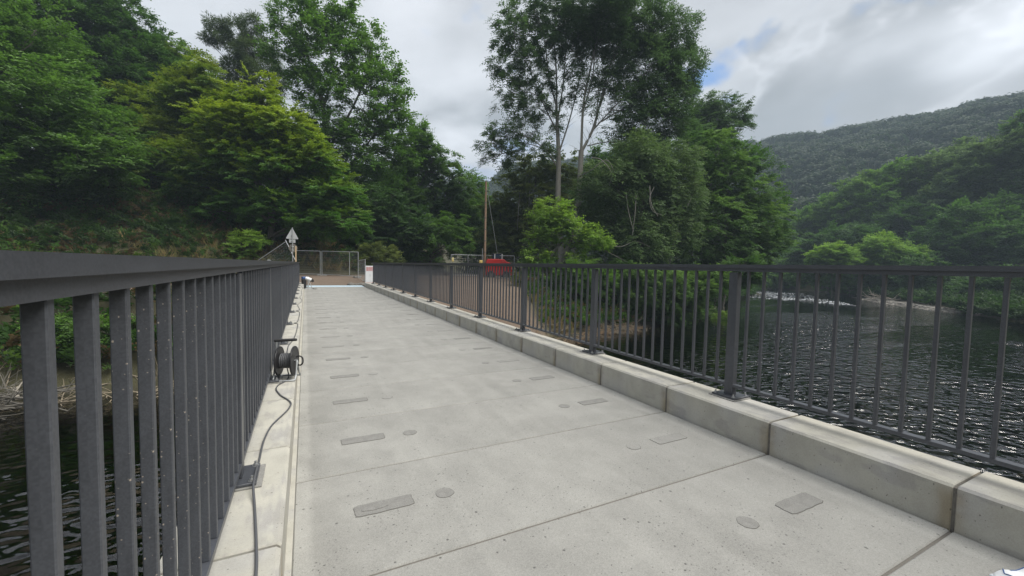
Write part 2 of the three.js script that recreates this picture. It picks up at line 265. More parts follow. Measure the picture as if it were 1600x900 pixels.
function bar(w, h, d, r = 0.003, s = 2) { // chamfered bar centred on the origin
  return uvMetres(extrude([[-w / 2, -h / 2], [w / 2, -h / 2], [w / 2, h / 2], [-w / 2, h / 2]], d, Math.min(r, w / 4, h / 4)).translate(0, 0, -d / 2), s);
}
const bridge = thing('footbridge', 'pale concrete footbridge deck of cross slabs between raised kerbs', 'footbridge');
{
  const r = rng(11), gapZ = 0.013, slabGeo = reuv(extrude([[XL + 0.012, 0], [XR - 0.007, 0], [XR - 0.007, PITCHZ - gapZ], [XL + 0.012, PITCHZ - gapZ]], 0.2, 0.006).rotateX(-Math.PI / 2).translate(0, -0.2, 0), (x, y, z) => [(x - XL) / SLABW, -z / PITCHZ]);
  const fillGeo = uvMetres(bx(XR - XL - 0.03, 0.1, gapZ + 0.006, (XL + XR) / 2, -0.0565, 0), 6);
  const kerbIn = [[3.083, -0.1], [3.47, -0.1], [3.47, KH], [3.083 + 0.016, KH], [3.083, KH - 0.013]], kl = [[-0.49, -0.1], [-0.092, -0.1], [-0.092, KH - 0.013], [-0.108, KH], [-0.49, KH]];
  const kuv = (side) => (x, y, z, a, b, c) => Math.abs(c) > 0.8 ? [x * 0.3, y] : [-z / PITCHZ, (b > 0.5 ? KH + (side > 0 ? x - 3.083 : -0.092 - x) : Math.max(0, y)) / 0.64];
  const kgap = 0.016, kR = reuv(extrude(kerbIn, PITCHZ - kgap, 0.005).translate(0, 0, -(PITCHZ - kgap)), kuv(1)), kL = reuv(extrude(kl, PITCHZ - kgap, 0.005).translate(0, 0, -(PITCHZ - kgap)), kuv(-1));
  const kfR = uvMetres(bx(0.375, 0.325, kgap + 0.006, 3.083 + 0.194, 0.066, 0), 5), kfL = uvMetres(bx(0.38, 0.325, kgap + 0.006, -0.29, 0.066, 0), 5);
  // a repaired pocket: a mortar sheet with an uneven outline and a dark shrinkage crack at its rim
  const blob = (w, d, seed, round) => { const q = rng(seed), pts = [], n = round ? 18 : 36; for (let i = 0; i < n; i++) { const a = i / n * Math.PI * 2, c = Math.cos(a), s = Math.sin(a), e = round ? 1 : 1 / Math.max(Math.abs(c), Math.abs(s)), j = 1 + (q() - 0.5) * (round ? 0.10 : 0.035); pts.push([c * e * w / 2 * j, s * e * d / 2 * (1 + (q() - 0.5) * 0.09)]); } return pts; };
  const sheet = (pts, t) => { const g = extrude(pts, t, 0).rotateX(-Math.PI / 2); return uvMetres(g, 2.5); };
  const variants = [0, 1, 2, 3].map((k) => ({ rect: sheet(blob(0.31, 0.11, 30 + k), 0.0025), rim: sheet(blob(0.317, 0.116, 30 + k), 0.0015), disc: sheet(blob(0.108, 0.104, 50 + k, 1), 0.002), drim: sheet(blob(0.112, 0.108, 50 + k, 1), 0.0012), lump: sheet(blob(0.15, 0.05, 70 + k, 1), 0.005) }));
  for (let i = NS0; i < NS1; i++) {
    const zn = Z0 - i * PITCHZ - gapZ / 2; // slab between joint i (near) and i + 1 (far)
    const s = put('deck_slab', slabGeo, M.slab[(i * 7 + 60) % 3], bridge); s.position.set(0, (r() - 0.5) * 0.002, zn);
    const f = put('joint_filler', fillGeo, M.filler, bridge); f.position.z = zn + gapZ / 2;
    const fade = i > 10;
    for (const [cx, cz, kind] of [[0.40, -0.49, 'r'], [0.745, -0.49, 'd'], [2.60, -0.49, 'r'], [i === 0 ? 2.13 : 2.25, -0.50, 'd']]) {
      const v = variants[Math.floor(r() * 4)], x = cx + (r() - 0.5) * 0.03, z = cz + (r() - 0.5) * 0.03, faint = r() < (cx > 1 ? 0.4 : 0.12);
      const m = put(kind === 'r' ? 'mortar_patch' : 'mortar_plug', kind === 'r' ? v.rect : v.disc, faint ? M.mortar[1] : M.mortar[0], s); m.position.set(x, 0.0005, z);
      if (!fade) { const c = put('rim', kind === 'r' ? v.rim : v.drim, M.crack, s); c.position.set(x + 0.001, 0.0004, z + 0.001); if (kind === 'r' && r() < 0.3) { const l = put('mortar_lump', v.lump, M.mortar[0], s); l.position.set(x - 0.05, 0.001, z); } }
    }
    const zk = Z0 - i * PITCHZ - kgap / 2;
    for (const [g, gf] of [[kR, kfR], [kL, kfL]]) {
      const k = put('kerb_stone', g, M.kerb[Math.floor(r() * 3)], bridge); k.position.set((r() - 0.5) * 0.004, (r() - 0.5) * 0.004, zk);
      const q = put('joint_filler', gf, M.filler, bridge); q.position.z = zk + kgap / 2;
    }
  }
  const zA = Z0 - NS0 * PITCHZ, zB = Z0 - NS1 * PITCHZ, L = zA - zB, zc = (zA + zB) / 2;
  put('edge_strip', uvMetres(bx(0.028, 0.2, L, -0.077, -0.103, zc), 2), M.kerb[1], bridge);
  put('membrane_strip', uvMetres(bx(XR - XL - 0.02, 0.03, 1.5, (XL + XR) / 2, -0.006, zB - 0.62), 1), M.film, bridge).userData.label = 'pale blue membrane strip across the far end';
  for (const x of [0.2, 2.8]) put('girder', mergeGeometries([bx(0.4, 0.04, L, x, -0.24, zc), bx(0.04, 0.8, L, x, -0.66, zc), bx(0.4, 0.04, L, x, -1.08, zc)]), M.steel, bridge);
  for (const z of [zA - 0.7, zB + 0.4]) put('abutment', uvMetres(bx(4.6, 3.6, 1.6, 1.5, -2.92, z), 0.5), M.kerb[0], bridge);
}

// ------------------------------------------------------------------ railings
const BAL = 2 * PITCHZ / 15;
function railing(side, label) {
  const xin = side > 0 ? 3.345 : -0.29, xc = xin + side * 0.03, zp = side > 0 ? -2.34 : -2.44, P = 2 * PITCHZ, nP = side > 0 ? 12 : 12, zEnd = zp - (nP - 1) * P - 0.75, zStart = zp + 2 * P + 0.9, L = zStart - zEnd, zm = (zStart + zEnd) / 2;
  const up = side > 0 ? 0.011 : -0.039, dn = side > 0 ? 0.02 : 0;
  const t = thing('bridge_railing', label, 'railing', [xc, 0, 0], 0, 'railings of the footbridge'); delete t.userData.group;
  put('handrail', bar(0.086, 0.031, L, 0.009).translate(0, 1.3905 + up, zm), M.steel, t);
  put('top_rail', bar(0.062, 0.029, L, 0.003).translate(0, 1.3605 + up, zm), M.steel, t);
  const br = bar(0.056, 0.024, P - 0.064, 0.003).translate(0, 0.3315 + dn, -P / 2);
  const postG = bar(0.06, 1.07 + up, 0.08, 0.004).translate(0, KH + 0.024 + (1.07 + up) / 2, 0), plateG = bar(0.2, 0.016, 0.22, 0.003).translate(side * 0.005, KH + 0.016, 0), bedG = uvMetres(bx(0.23, 0.008, 0.25, side * -0.004, KH + 0.004, 0), 2);
  const boltG = mergeGeometries([new THREE.CylinderGeometry(0.012, 0.012, 0.012, 6).translate(0, 0.006, 0), new THREE.CylinderGeometry(0.006, 0.006, 0.026, 8).translate(0, 0.013, 0), new THREE.CylinderGeometry(0.017, 0.017, 0.003, 12).translate(0, 0.0015, 0)].map((g) => g.toNonIndexed()));
  const balG = bar(0.025, 1.001 + up - dn, 0.02, 0.002).translate(0, 0.8445 + (up + dn) / 2, 0);
  for (let j = -2; j < nP; j++) {
    const z = zp - j * P, p = put('post', postG, M.steel, t); p.position.z = z;
    put('base_plate', plateG, M.steel, p); put('mortar_bed', bedG, M.mortar[1], p);
    for (const a of [-0.075, 0.085]) for (const b of [-0.085, 0.085]) { const q = put('bolt', boltG, M.zinc, p); q.position.set(side * a, KH + 0.024, b); }
    if (j < nP - 1) { const q = put('bottom_rail', br, M.steel, t); q.position.z = z - 0.0; }
  }
  for (let j = -2, n = 0; j < nP - 1; j++) for (let k = 1; k < 15; k++, n++) { const z = zp - j * P - k * BAL, m = side < 0 && z > -1.75 && z < -0.95 ? M.steelDrip : side < 0 && z > -2.4 ? M.steelSpot : M.steel; const q = put('baluster', balG, m, t); q.position.set(side * -0.012, 0, z); q.rotation.y = hash2(n, 3, 5) * 0.03 - 0.015; }
  return t;
}
railing(1, 'dark grey steel railing along the river side of the bridge, right of the deck');
railing(-1, 'dark grey steel railing close in the foreground, left of the deck, flecked with concrete splashes');
// ------------------------------------------------------------------ foliage
function leafGeo(list) { // list of [x, y, z, dir(3), up(3), length, width, tone]: each leaf a folded blade of two triangles pairs
  const P = [], C = [], I = [], N = []; const d = new THREE.Vector3(), u = new THREE.Vector3(), s = new THREE.Vector3(), n = new THREE.Vector3();
  for (const [x, y, z, dx, dy, dz, ux, uy, uz, L, w, tone] of list) {
    d.set(dx, dy, dz).normalize(); u.set(ux, uy, uz); s.crossVectors(d, u).normalize(); n.crossVectors(s, d).normalize(); const b = P.length / 3, f = w * 0.22;
    for (const [a, c, e] of [[0, 0, 0], [0.5, 1, 1], [1, 0, 0], [0.5, -1, 1]]) { P.push(x + d.x * a * L + s.x * c * w * 0.5 + n.x * e * f, y + d.y * a * L + s.y * c * w * 0.5 + n.y * e * f, z + d.z * a * L + s.z * c * w * 0.5 + n.z * e * f); const q = 1 / Math.hypot(1, c * 0.4); N.push((n.x + s.x * c * 0.4) * q, (n.y + s.y * c * 0.4) * q, (n.z + s.z * c * 0.4) * q); C.push(tone, tone, tone * 0.95); }
    I.push(b, b + 1, b + 2, b, b + 2, b + 3);
  }
  const g = new THREE.BufferGeometry(); g.setAttribute('position', new THREE.Float32BufferAttribute(P, 3)); g.setAttribute('normal', new THREE.Float32BufferAttribute(N, 3)); g.setAttribute('color', new THREE.Float32BufferAttribute(C, 3)); g.setIndex(I); return g;
}
function spray(seed, o = {}) { // a leafy branch end along +z, about 1 m long
  const { twigs = 6, per = 6, L = 0.24, w = 0.15, flat = 0.16, droop = 0.1, fan = 0.75 } = o, r = rng(seed), list = [];
  for (let t = 0; t < twigs; t++) {
    const a = (r() - 0.5) * 2 * fan, s0 = r() * 0.35, len = 0.45 + 0.5 * r(), y0 = (r() - 0.5) * flat * 2, pitch = (r() - 0.5) * flat * 2.2 - droop;
    for (let k = 0; k < per; k++) {
      const q = (k + r() * 0.8) / per, l = q * len, x = Math.sin(a) * l, z = s0 + Math.cos(a) * l, y = y0 + pitch * l - droop * q * q * 0.4, side = k % 2 ? 1 : -1, la = a + side * (0.5 + 0.6 * r());
      list.push([x, y, z, Math.sin(la), (r() - 0.62) * 0.7, Math.cos(la), (r() - 0.5) * 0.9, 1, (r() - 0.5) * 0.9, L * (0.7 + 0.6 * r()), w * (0.7 + 0.6 * r()), 0.78 + 0.44 * r()]);
    }
  }
  return leafGeo(list);
}
function tuft(seed, n, L, w, R) { // leaves round a point, standing outwards
  const r = rng(seed), list = [];
  for (let i = 0; i < n; i++) { const a = r() * 6.283, y = r() * 1.6 - 0.6, c = Math.sqrt(Math.max(0, 1 - y * y * 0.5)), x = Math.cos(a) * c, z = Math.sin(a) * c, q = R * (0.2 + 0.8 * r()); list.push([x * q, y * q, z * q, x + (r() - 0.5), y + (r() - 0.7), z + (r() - 0.5), (r() - 0.5), 1, (r() - 0.5), L * (0.7 + 0.6 * r()), w * (0.7 + 0.6 * r()), 0.78 + 0.44 * r()]); }
  return leafGeo(list);
}
const SPRAY = {
  broad: [1, 2, 3].map((k) => spray(k, {})),
  flat: [4, 5, 6].map((k) => spray(k, { flat: 0.05, droop: 0.05, per: 7, twigs: 7, fan: 0.95, L: 0.2, w: 0.125 })),
  ash: [7, 8, 9].map((k) => spray(k, { twigs: 6, per: 7, L: 0.27, w: 0.1, flat: 0.3, droop: 0.25, fan: 1.3 })),
  near: [10, 11].map((k) => spray(k, { twigs: 7, per: 8, L: 0.19, w: 0.13, flat: 0.25 })),
  needle: [13, 14].map((k) => tuft(k, 55, 0.34, 0.06, 0.42)),
  big: [16, 17].map((k) => spray(k, { twigs: 6, per: 6, L: 0.26, w: 0.18, flat: 0.16 })),
};
const P3 = (v) => v instanceof THREE.Vector3 ? v : new THREE.Vector3(...v);
class Limbs { // tapered, bent limbs gathered into one trunk mesh
  constructor() { this.P = []; this.N = []; this.U = []; this.I = []; }
  add(pts, r0, r1, sides = 6) {
    const t = new THREE.Vector3(), s = new THREE.Vector3(), b = new THREE.Vector3(), n = pts.length; let len = 0;
    for (let i = 0; i < n; i++) {
      t.subVectors(pts[Math.min(i + 1, n - 1)], pts[Math.max(i - 1, 0)]).normalize(); s.set(Math.abs(t.y) > 0.9 ? 1 : 0, Math.abs(t.y) > 0.9 ? 0 : 1, 0.01).cross(t).normalize(); b.crossVectors(t, s);
      const r = lerp(r0, r1, i / (n - 1)); if (i) len += pts[i].distanceTo(pts[i - 1]);
      const base = this.P.length / 3;
      for (let k = 0; k <= sides; k++) { const a = k / sides * 6.2832, c = Math.cos(a), q = Math.sin(a), nx = s.x * c + b.x * q, ny = s.y * c + b.y * q, nz = s.z * c + b.z * q; this.P.push(pts[i].x + nx * r, pts[i].y + ny * r, pts[i].z + nz * r); this.N.push(nx, ny, nz); this.U.push(k / sides * Math.max(1, Math.round(r0 * 8)), len * 0.8); if (i && k < sides) { const A = base - sides - 1 + k; this.I.push(A, A + 1, base + k, A + 1, base + k + 1, base + k); } }
    }
    return this;
  }
  curve(a, c, r0, r1, r, seg = 5, bend = 0.12, sag = 0.1, sides = 6) { // from a to c, first rising then leaning out
    const L = a.distanceTo(c), m = a.clone().lerp(c, 0.5); m.x += (r() - 0.5) * L * bend * 2; m.z += (r() - 0.5) * L * bend * 2; m.y += L * sag;
    const pts = []; for (let i = 0; i <= seg; i++) { const t = i / seg; pts.push(new THREE.Vector3().addScaledVector(a, (1 - t) * (1 - t)).addScaledVector(m, 2 * t * (1 - t)).addScaledVector(c, t * t)); if (i && i < seg) { const p = pts[i]; p.x += (r() - 0.5) * L * 0.03; p.y += (r() - 0.5) * L * 0.03; p.z += (r() - 0.5) * L * 0.03; } }
    this.add(pts, r0, r1, sides); return pts;
  }
  build() { const g = new THREE.BufferGeometry(); g.setAttribute('position', new THREE.Float32BufferAttribute(this.P, 3)); g.setAttribute('normal', new THREE.Float32BufferAttribute(this.N, 3)); g.setAttribute('uv', new THREE.Float32BufferAttribute(this.U, 2)); g.setIndex(this.I); return g; }
}
class Leaves { // sprays that become the instanced crown
  constructor() { this.m = []; this.c = []; this.q = new THREE.Quaternion(); this.M = new THREE.Matrix4(); this.x = new THREE.Vector3(); this.y = new THREE.Vector3(); this.z = new THREE.Vector3(); }
  add(p, dir, size, c, r, roll = 0.5) {
    this.z.copy(dir).normalize(); this.y.set((r() - 0.5) * roll * 2, 1, (r() - 0.5) * roll * 2); this.x.crossVectors(this.y, this.z); if (this.x.lengthSq() < 1e-4) this.x.set(1, 0, 0); this.x.normalize(); this.y.crossVectors(this.z, this.x);
    this.M.makeBasis(this.x, this.y, this.z).scale(new THREE.Vector3(size, size, size)).setPosition(p); this.m.push(...this.M.elements); this.c.push(c);
  }
  build(name, geos, parent, mat = M.leaf) { // alternate spray shapes: one instanced mesh per shape
    const n = this.c.length, ms = geos.map((g, k) => { const cnt = Math.floor((n - k + geos.length - 1) / geos.length), im = new THREE.InstancedMesh(g, mat, cnt); for (let i = k, j = 0; i < n; i += geos.length, j++) { im.setMatrixAt(j, new THREE.Matrix4().fromArray(this.m, i * 16)); im.setColorAt(j, this.c[i]); } im.name = parent === scene ? numbered(name) : name; im.castShadow = im.receiveShadow = true; parent.add(im); return im; });
    return ms;
  }
}
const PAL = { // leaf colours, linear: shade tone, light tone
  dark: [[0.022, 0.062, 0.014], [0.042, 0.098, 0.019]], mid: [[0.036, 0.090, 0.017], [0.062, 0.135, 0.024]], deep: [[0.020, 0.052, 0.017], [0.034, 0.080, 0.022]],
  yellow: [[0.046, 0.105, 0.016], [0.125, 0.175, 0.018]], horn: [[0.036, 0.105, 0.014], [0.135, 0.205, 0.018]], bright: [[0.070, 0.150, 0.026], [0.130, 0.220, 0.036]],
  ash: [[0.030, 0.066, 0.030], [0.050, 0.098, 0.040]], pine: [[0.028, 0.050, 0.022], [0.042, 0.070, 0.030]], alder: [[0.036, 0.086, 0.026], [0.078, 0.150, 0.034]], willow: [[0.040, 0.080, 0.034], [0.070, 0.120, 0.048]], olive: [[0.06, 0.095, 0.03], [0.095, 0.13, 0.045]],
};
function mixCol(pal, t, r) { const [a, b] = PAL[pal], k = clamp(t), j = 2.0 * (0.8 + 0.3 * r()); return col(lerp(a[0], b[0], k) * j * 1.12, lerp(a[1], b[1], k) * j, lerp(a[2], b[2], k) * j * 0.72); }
/* lobes: [px, py, rpx, stretch?]: rounded masses of the crown surveyed on the photograph at depth d, given their real place and size */
let treeSeed = 1000;
function tree(o) {
  const { name = 'broadleaf_tree', label, category = 'tree', group, d, lobes, pal = 'mid', kind = 'broad', size = 1.0, dens = 1, r0 = 0.22, foot, bark = M.bark, droop = 0, jump = 1, light = 0, sparse = 1, horizontal = 0.35, limbs = true, frame, deep = 0.8, low = 0 } = o;
  const r = rng(treeSeed += 37), Ls = lobes.map(([px, py, rp, sy = 1, dd = 0]) => { const D = d + dd + (r() - 0.5) * jump * rp * d / F; return { c: survey(px, py, D), r: rp * d / F, sy }; });
  const split = o.split ?? 1.9; for (const l of Ls.slice()) if (l.r > split * size) { const n = 7; Ls.splice(Ls.indexOf(l), 1); for (let k = 0; k < n; k++) { const y = 1 - 2 * (k + 0.5) / n, a = k * 2.39996 + r() * 1.2, c = Math.sqrt(1 - y * y), q = l.r * (0.5 + 0.25 * r()); Ls.push({ c: l.c.clone().add(new THREE.Vector3(Math.cos(a) * c * q, y * q * l.sy, Math.sin(a) * c * q)), r: l.r * (0.36 + 0.2 * r()), sy: l.sy * 0.85, sub: 1 }); } }
  const mid = new THREE.Vector3(); let W = 0, top = -1e9, bot = 1e9; for (const l of Ls) { const w = l.r * l.r; mid.addScaledVector(l.c, w); W += w; top = Math.max(top, l.c.y + l.r); bot = Math.min(bot, l.c.y - l.r); } mid.divideScalar(W);
  const base = foot ? survey(foot[0], foot[1], foot[2] ?? d) : mid.clone(); base.y = height(base.x, base.z) - 0.15;
  const t = thing(name, label, category, base.toArray(), 0, group), G = new Limbs(), Lv = new Leaves(), O = base;
  const rel = (v) => v.clone().sub(O);
  const nodes = []; if (frame) for (const [a, b, ...pts] of frame) { const ctl = pts.map(([x, y, dd = 0]) => rel(survey(x, y, d + dd))); const cv = new THREE.CatmullRomCurve3(ctl).getPoints(ctl.length * 4); if (pts.ground !== undefined || a >= r0 * 0.9) { cv[0].y = 0; } G.add(cv, a, b, 7); nodes.push(...cv); }
  if (frame) for (const p of nodes.slice(30)) for (let k = 0; k < 2; k++) if (r() < 0.75) { const e = p.clone(); e.x += (r() - 0.5) * 2.6; e.y += 0.4 + r() * 1.6; e.z += (r() - 0.5) * 2.6; G.curve(p.clone(), e, 0.022, 0.006, r, 3, 0.1, 0.08, 4); }
  const trunkTop = mid.clone(); trunkTop.y = lerp(mid.y, top, 0.35); const trunk = frame ? null : G.curve(new THREE.Vector3(), rel(trunkTop), r0, r0 * 0.3, r, 9, 0.05, 0, 8);
  for (const l of Ls) {
    const lc = rel(l.c), want = lerp(0, lc.y, 0.62); let bi = 0, limb = [lc];
    if (frame) { let from = nodes[0], q = 1e9; for (const p of nodes) { const e = p.distanceTo(lc) + (p.y > lc.y - l.r * 0.3 ? 4 : 0); if (e < q) { q = e; from = p; } } limb = G.curve(from.clone(), lc, 0.05, 0.025, r, 6, 0.06, 0.02, 5); }
    else { trunk.forEach((p, i) => { if (Math.abs(p.y - want) < Math.abs(trunk[bi].y - want)) bi = i; }); bi = Math.max(1, bi); if (limbs) limb = G.curve(trunk[bi].clone(), lc, Math.max(0.03, r0 * 0.42 * (1 - bi / 14)), 0.03, r, 6, 0.12, 0.12, 5); }
    const tips = Math.max(3, Math.round((Ls[0].sub ? 4.6 : 9) * dens * Math.pow(l.r / size, 1.7) * sparse)), D = new THREE.Vector3(), p = new THREE.Vector3(), out = new THREE.Vector3();
    for (let k = 0; k < tips; k++) {
      const y = 1 - 2 * (k + 0.5) / tips * 0.96, a = k * 2.39996 + r() * 0.8, c = Math.sqrt(Math.max(0, 1 - y * y)); D.set(Math.cos(a) * c, y, Math.sin(a) * c);
      const q = l.r * (r() < 0.22 ? 0.3 + 0.4 * r() : 0.72 + 0.36 * r()); p.copy(lc).addScaledVector(D, q); p.y = lc.y + D.y * q * l.sy;
      if (p.y + O.y < height(p.x + O.x, p.z + O.z) + 0.3 + low) continue;
      if (limbs && (k % 2 === 0)) G.curve(limb[Math.min(limb.length - 1, 3 + Math.floor(r() * 3))].clone(), p.clone(), 0.028, 0.008, r, 3, 0.1, 0.05, 4);
      const n = 4 + Math.floor(r() * 4), tone = 0.25 + 0.35 * D.y + light + 0.3 * (r() - 0.5);  // tops take the light tone, undersides the shade tone, painted into leaf colour
      for (let i = 0; i < n; i++) {
        out.copy(D).multiplyScalar(0.8); out.y *= horizontal; out.x += (r() - 0.5) * 1.5; out.z += (r() - 0.5) * 1.5; out.y += (r() - 0.5) * 0.7 * horizontal - droop * (0.5 + r());
        const e = p.clone(); e.x += (r() - 0.5) * size * 0.9; e.y += (r() - 0.5) * size * 0.7; e.z += (r() - 0.5) * size * 0.9;
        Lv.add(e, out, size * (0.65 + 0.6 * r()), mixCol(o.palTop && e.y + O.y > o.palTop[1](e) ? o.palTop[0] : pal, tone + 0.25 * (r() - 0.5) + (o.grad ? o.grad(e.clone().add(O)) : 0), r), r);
      }
    }
  }
  put('trunk', G.build(), bark, t); Lv.build('crown', [SPRAY[kind][treeSeed % SPRAY[kind].length]], t).forEach((m) => stuff(m));
  if (o.twigs) for (const [a, b, ...pts] of o.twigs) { const q = new Limbs(), ctl = pts.map(([x, y, dd = 0]) => rel(survey(x, y, d + dd))); q.add(new THREE.CatmullRomCurve3(ctl).getPoints(ctl.length * 5), a, b, 6); put('dead_branch', q.build(), M.barkPale, t).userData.label = 'bare pale branch'; }
  return t;
}

const G_ = 'trees on the wooded slope left of the bridge';
// left slope, nearest first
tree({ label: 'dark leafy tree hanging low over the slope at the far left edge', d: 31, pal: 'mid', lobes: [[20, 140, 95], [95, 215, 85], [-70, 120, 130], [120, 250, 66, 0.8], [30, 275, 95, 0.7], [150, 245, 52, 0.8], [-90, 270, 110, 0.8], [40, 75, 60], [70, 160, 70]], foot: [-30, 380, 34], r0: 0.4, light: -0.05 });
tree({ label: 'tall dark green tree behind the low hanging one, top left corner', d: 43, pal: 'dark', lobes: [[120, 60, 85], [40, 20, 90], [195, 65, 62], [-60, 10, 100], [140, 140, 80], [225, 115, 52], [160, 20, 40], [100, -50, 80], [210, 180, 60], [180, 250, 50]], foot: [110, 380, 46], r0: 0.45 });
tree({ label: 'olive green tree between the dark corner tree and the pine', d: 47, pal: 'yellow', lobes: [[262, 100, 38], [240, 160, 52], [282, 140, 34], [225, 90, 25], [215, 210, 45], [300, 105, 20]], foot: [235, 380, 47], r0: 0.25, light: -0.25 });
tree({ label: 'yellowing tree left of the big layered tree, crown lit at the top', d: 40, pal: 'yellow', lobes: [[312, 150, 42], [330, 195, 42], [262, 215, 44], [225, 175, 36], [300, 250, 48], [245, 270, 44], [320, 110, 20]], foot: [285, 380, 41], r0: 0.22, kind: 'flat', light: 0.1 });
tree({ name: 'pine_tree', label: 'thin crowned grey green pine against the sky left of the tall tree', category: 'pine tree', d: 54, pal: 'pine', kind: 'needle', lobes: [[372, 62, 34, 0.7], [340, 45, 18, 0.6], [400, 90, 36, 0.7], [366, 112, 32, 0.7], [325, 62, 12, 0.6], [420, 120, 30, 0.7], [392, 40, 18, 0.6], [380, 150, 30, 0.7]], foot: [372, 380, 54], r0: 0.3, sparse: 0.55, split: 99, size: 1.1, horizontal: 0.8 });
tree({ label: 'broad tree with flat layered yellow green branches above the road sign', d: 36, pal: 'horn', kind: 'flat', size: 0.95, lobes: [[398, 170, 46, 0.7], [365, 205, 52, 0.6], [440, 205, 52, 0.6], [345, 255, 52, 0.5], [415, 262, 66, 0.5], [480, 250, 46, 0.5], [360, 315, 52, 0.5], [440, 322, 60, 0.5], [512, 300, 44, 0.5], [538, 345, 32, 0.5], [320, 295, 40, 0.5], [405, 145, 24], [490, 345, 44, 0.5]], foot: [425, 390, 36], r0: 0.3, horizontal: 0.3, grad: (p) => clamp((p.y - 9) / 9, -0.35, 0.55), dens: 1.0 });  // grad: yellowing and a lit top, both put into leaf colour by height
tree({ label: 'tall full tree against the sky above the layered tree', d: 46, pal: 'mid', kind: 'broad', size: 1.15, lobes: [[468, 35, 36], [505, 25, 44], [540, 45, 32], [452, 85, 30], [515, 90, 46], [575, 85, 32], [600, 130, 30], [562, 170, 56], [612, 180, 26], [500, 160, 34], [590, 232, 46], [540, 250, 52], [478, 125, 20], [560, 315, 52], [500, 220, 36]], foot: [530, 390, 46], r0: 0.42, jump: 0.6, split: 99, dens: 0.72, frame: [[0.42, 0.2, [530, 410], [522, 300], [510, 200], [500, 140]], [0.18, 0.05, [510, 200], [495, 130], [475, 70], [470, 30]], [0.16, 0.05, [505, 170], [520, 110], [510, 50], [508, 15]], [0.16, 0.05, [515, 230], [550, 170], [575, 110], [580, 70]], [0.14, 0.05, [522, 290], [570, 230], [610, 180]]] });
const LEFT = [
  ['slender mid green tree right of the tall tree on the falling skyline', 52, [[648, 215, 26], [635, 262, 36], [668, 250, 26], [625, 300, 30], [660, 225, 12]], 'mid', 0.8, 'broad', 1.0],
  ['light green tree with a rounded top halfway down the falling skyline', 54, [[690, 275, 34], [672, 310, 42], [712, 300, 26], [650, 325, 36]], 'alder', 1, 'broad', 1.05],
  ['small tree at the low end of the falling skyline', 60, [[728, 295, 22], [742, 330, 26], [722, 345, 34], [738, 285, 10]], 'mid', 1, 'broad', 1.1],
  ['bushy tree low on the slope right of the layered tree', 44, [[600, 330, 42], [570, 365, 36, 0.8], [635, 355, 36, 0.8], [605, 385, 40, 0.7]], 'deep', 1, 'flat', 1.0],
  ['leafy bush tree at the slope foot behind the left railing end of the right side', 46, [[668, 365, 42, 0.8], [700, 375, 36], [655, 398, 36, 0.7]], 'mid', 1, 'broad', 1.0],
  ['dark tree behind the gap left of the wooden pole', 58, [[725, 375, 34], [752, 365, 28], [700, 345, 30], [745, 400, 30]], 'deep', 1, 'broad', 1.2],
  ['pale olive tree just right of the wooden pole', 52, [[778, 330, 24], [786, 370, 28], [768, 385, 22], [800, 345, 24]], 'olive', 0.8, 'broad', 1.0],
];
LEFT.forEach(([label, d, lobes, pal, dens, kind, size]) => tree({ label, d, lobes, pal, dens, kind, size, r0: 0.18 }));
// background of the slope
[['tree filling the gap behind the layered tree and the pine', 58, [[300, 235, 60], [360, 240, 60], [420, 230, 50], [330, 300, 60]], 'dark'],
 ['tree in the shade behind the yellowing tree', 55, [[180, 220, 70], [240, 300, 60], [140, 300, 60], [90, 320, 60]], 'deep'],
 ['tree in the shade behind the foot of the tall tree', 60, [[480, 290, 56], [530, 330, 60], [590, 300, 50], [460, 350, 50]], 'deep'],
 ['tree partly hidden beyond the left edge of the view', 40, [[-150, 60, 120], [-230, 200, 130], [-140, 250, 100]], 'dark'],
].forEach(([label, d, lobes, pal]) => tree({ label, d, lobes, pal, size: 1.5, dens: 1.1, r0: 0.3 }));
// bushes on the slope
const bush = (label, d, lobes, pal, o = {}) => tree({ name: 'leafy_bush', label, category: 'bush', d, lobes, pal, r0: 0.06, size: 0.7, ...o });
bush('fresh green bush at the left edge above the near handrail', 36, [[-10, 385, 44, 0.6], [30, 392, 26, 0.5]], 'alder', { kind: 'ash' });
bush('bright upright bush beside the leaning fence panel', 33, [[385, 385, 20], [372, 395, 20], [398, 372, 10]], 'bright', { kind: 'flat', size: 0.6 });
bush('thin yellow leaved sapling on the bare patch of the slope', 40, [[228, 195, 18, 0.4], [222, 235, 24, 0.4], [250, 220, 20, 0.3], [262, 262, 20, 0.4]], 'yellow', { kind: 'flat', sparse: 0.6, light: 0.25 });
bush('dark green bush behind the left fence panels', 40, [[490, 410, 30, 0.8], [525, 408, 26, 0.8], [470, 395, 24]], 'mid');
bush('brownish green bush behind the right hand left fence panel', 41, [[548, 412, 24, 0.8], [575, 405, 24], [600, 408, 26, 0.8]], 'olive');
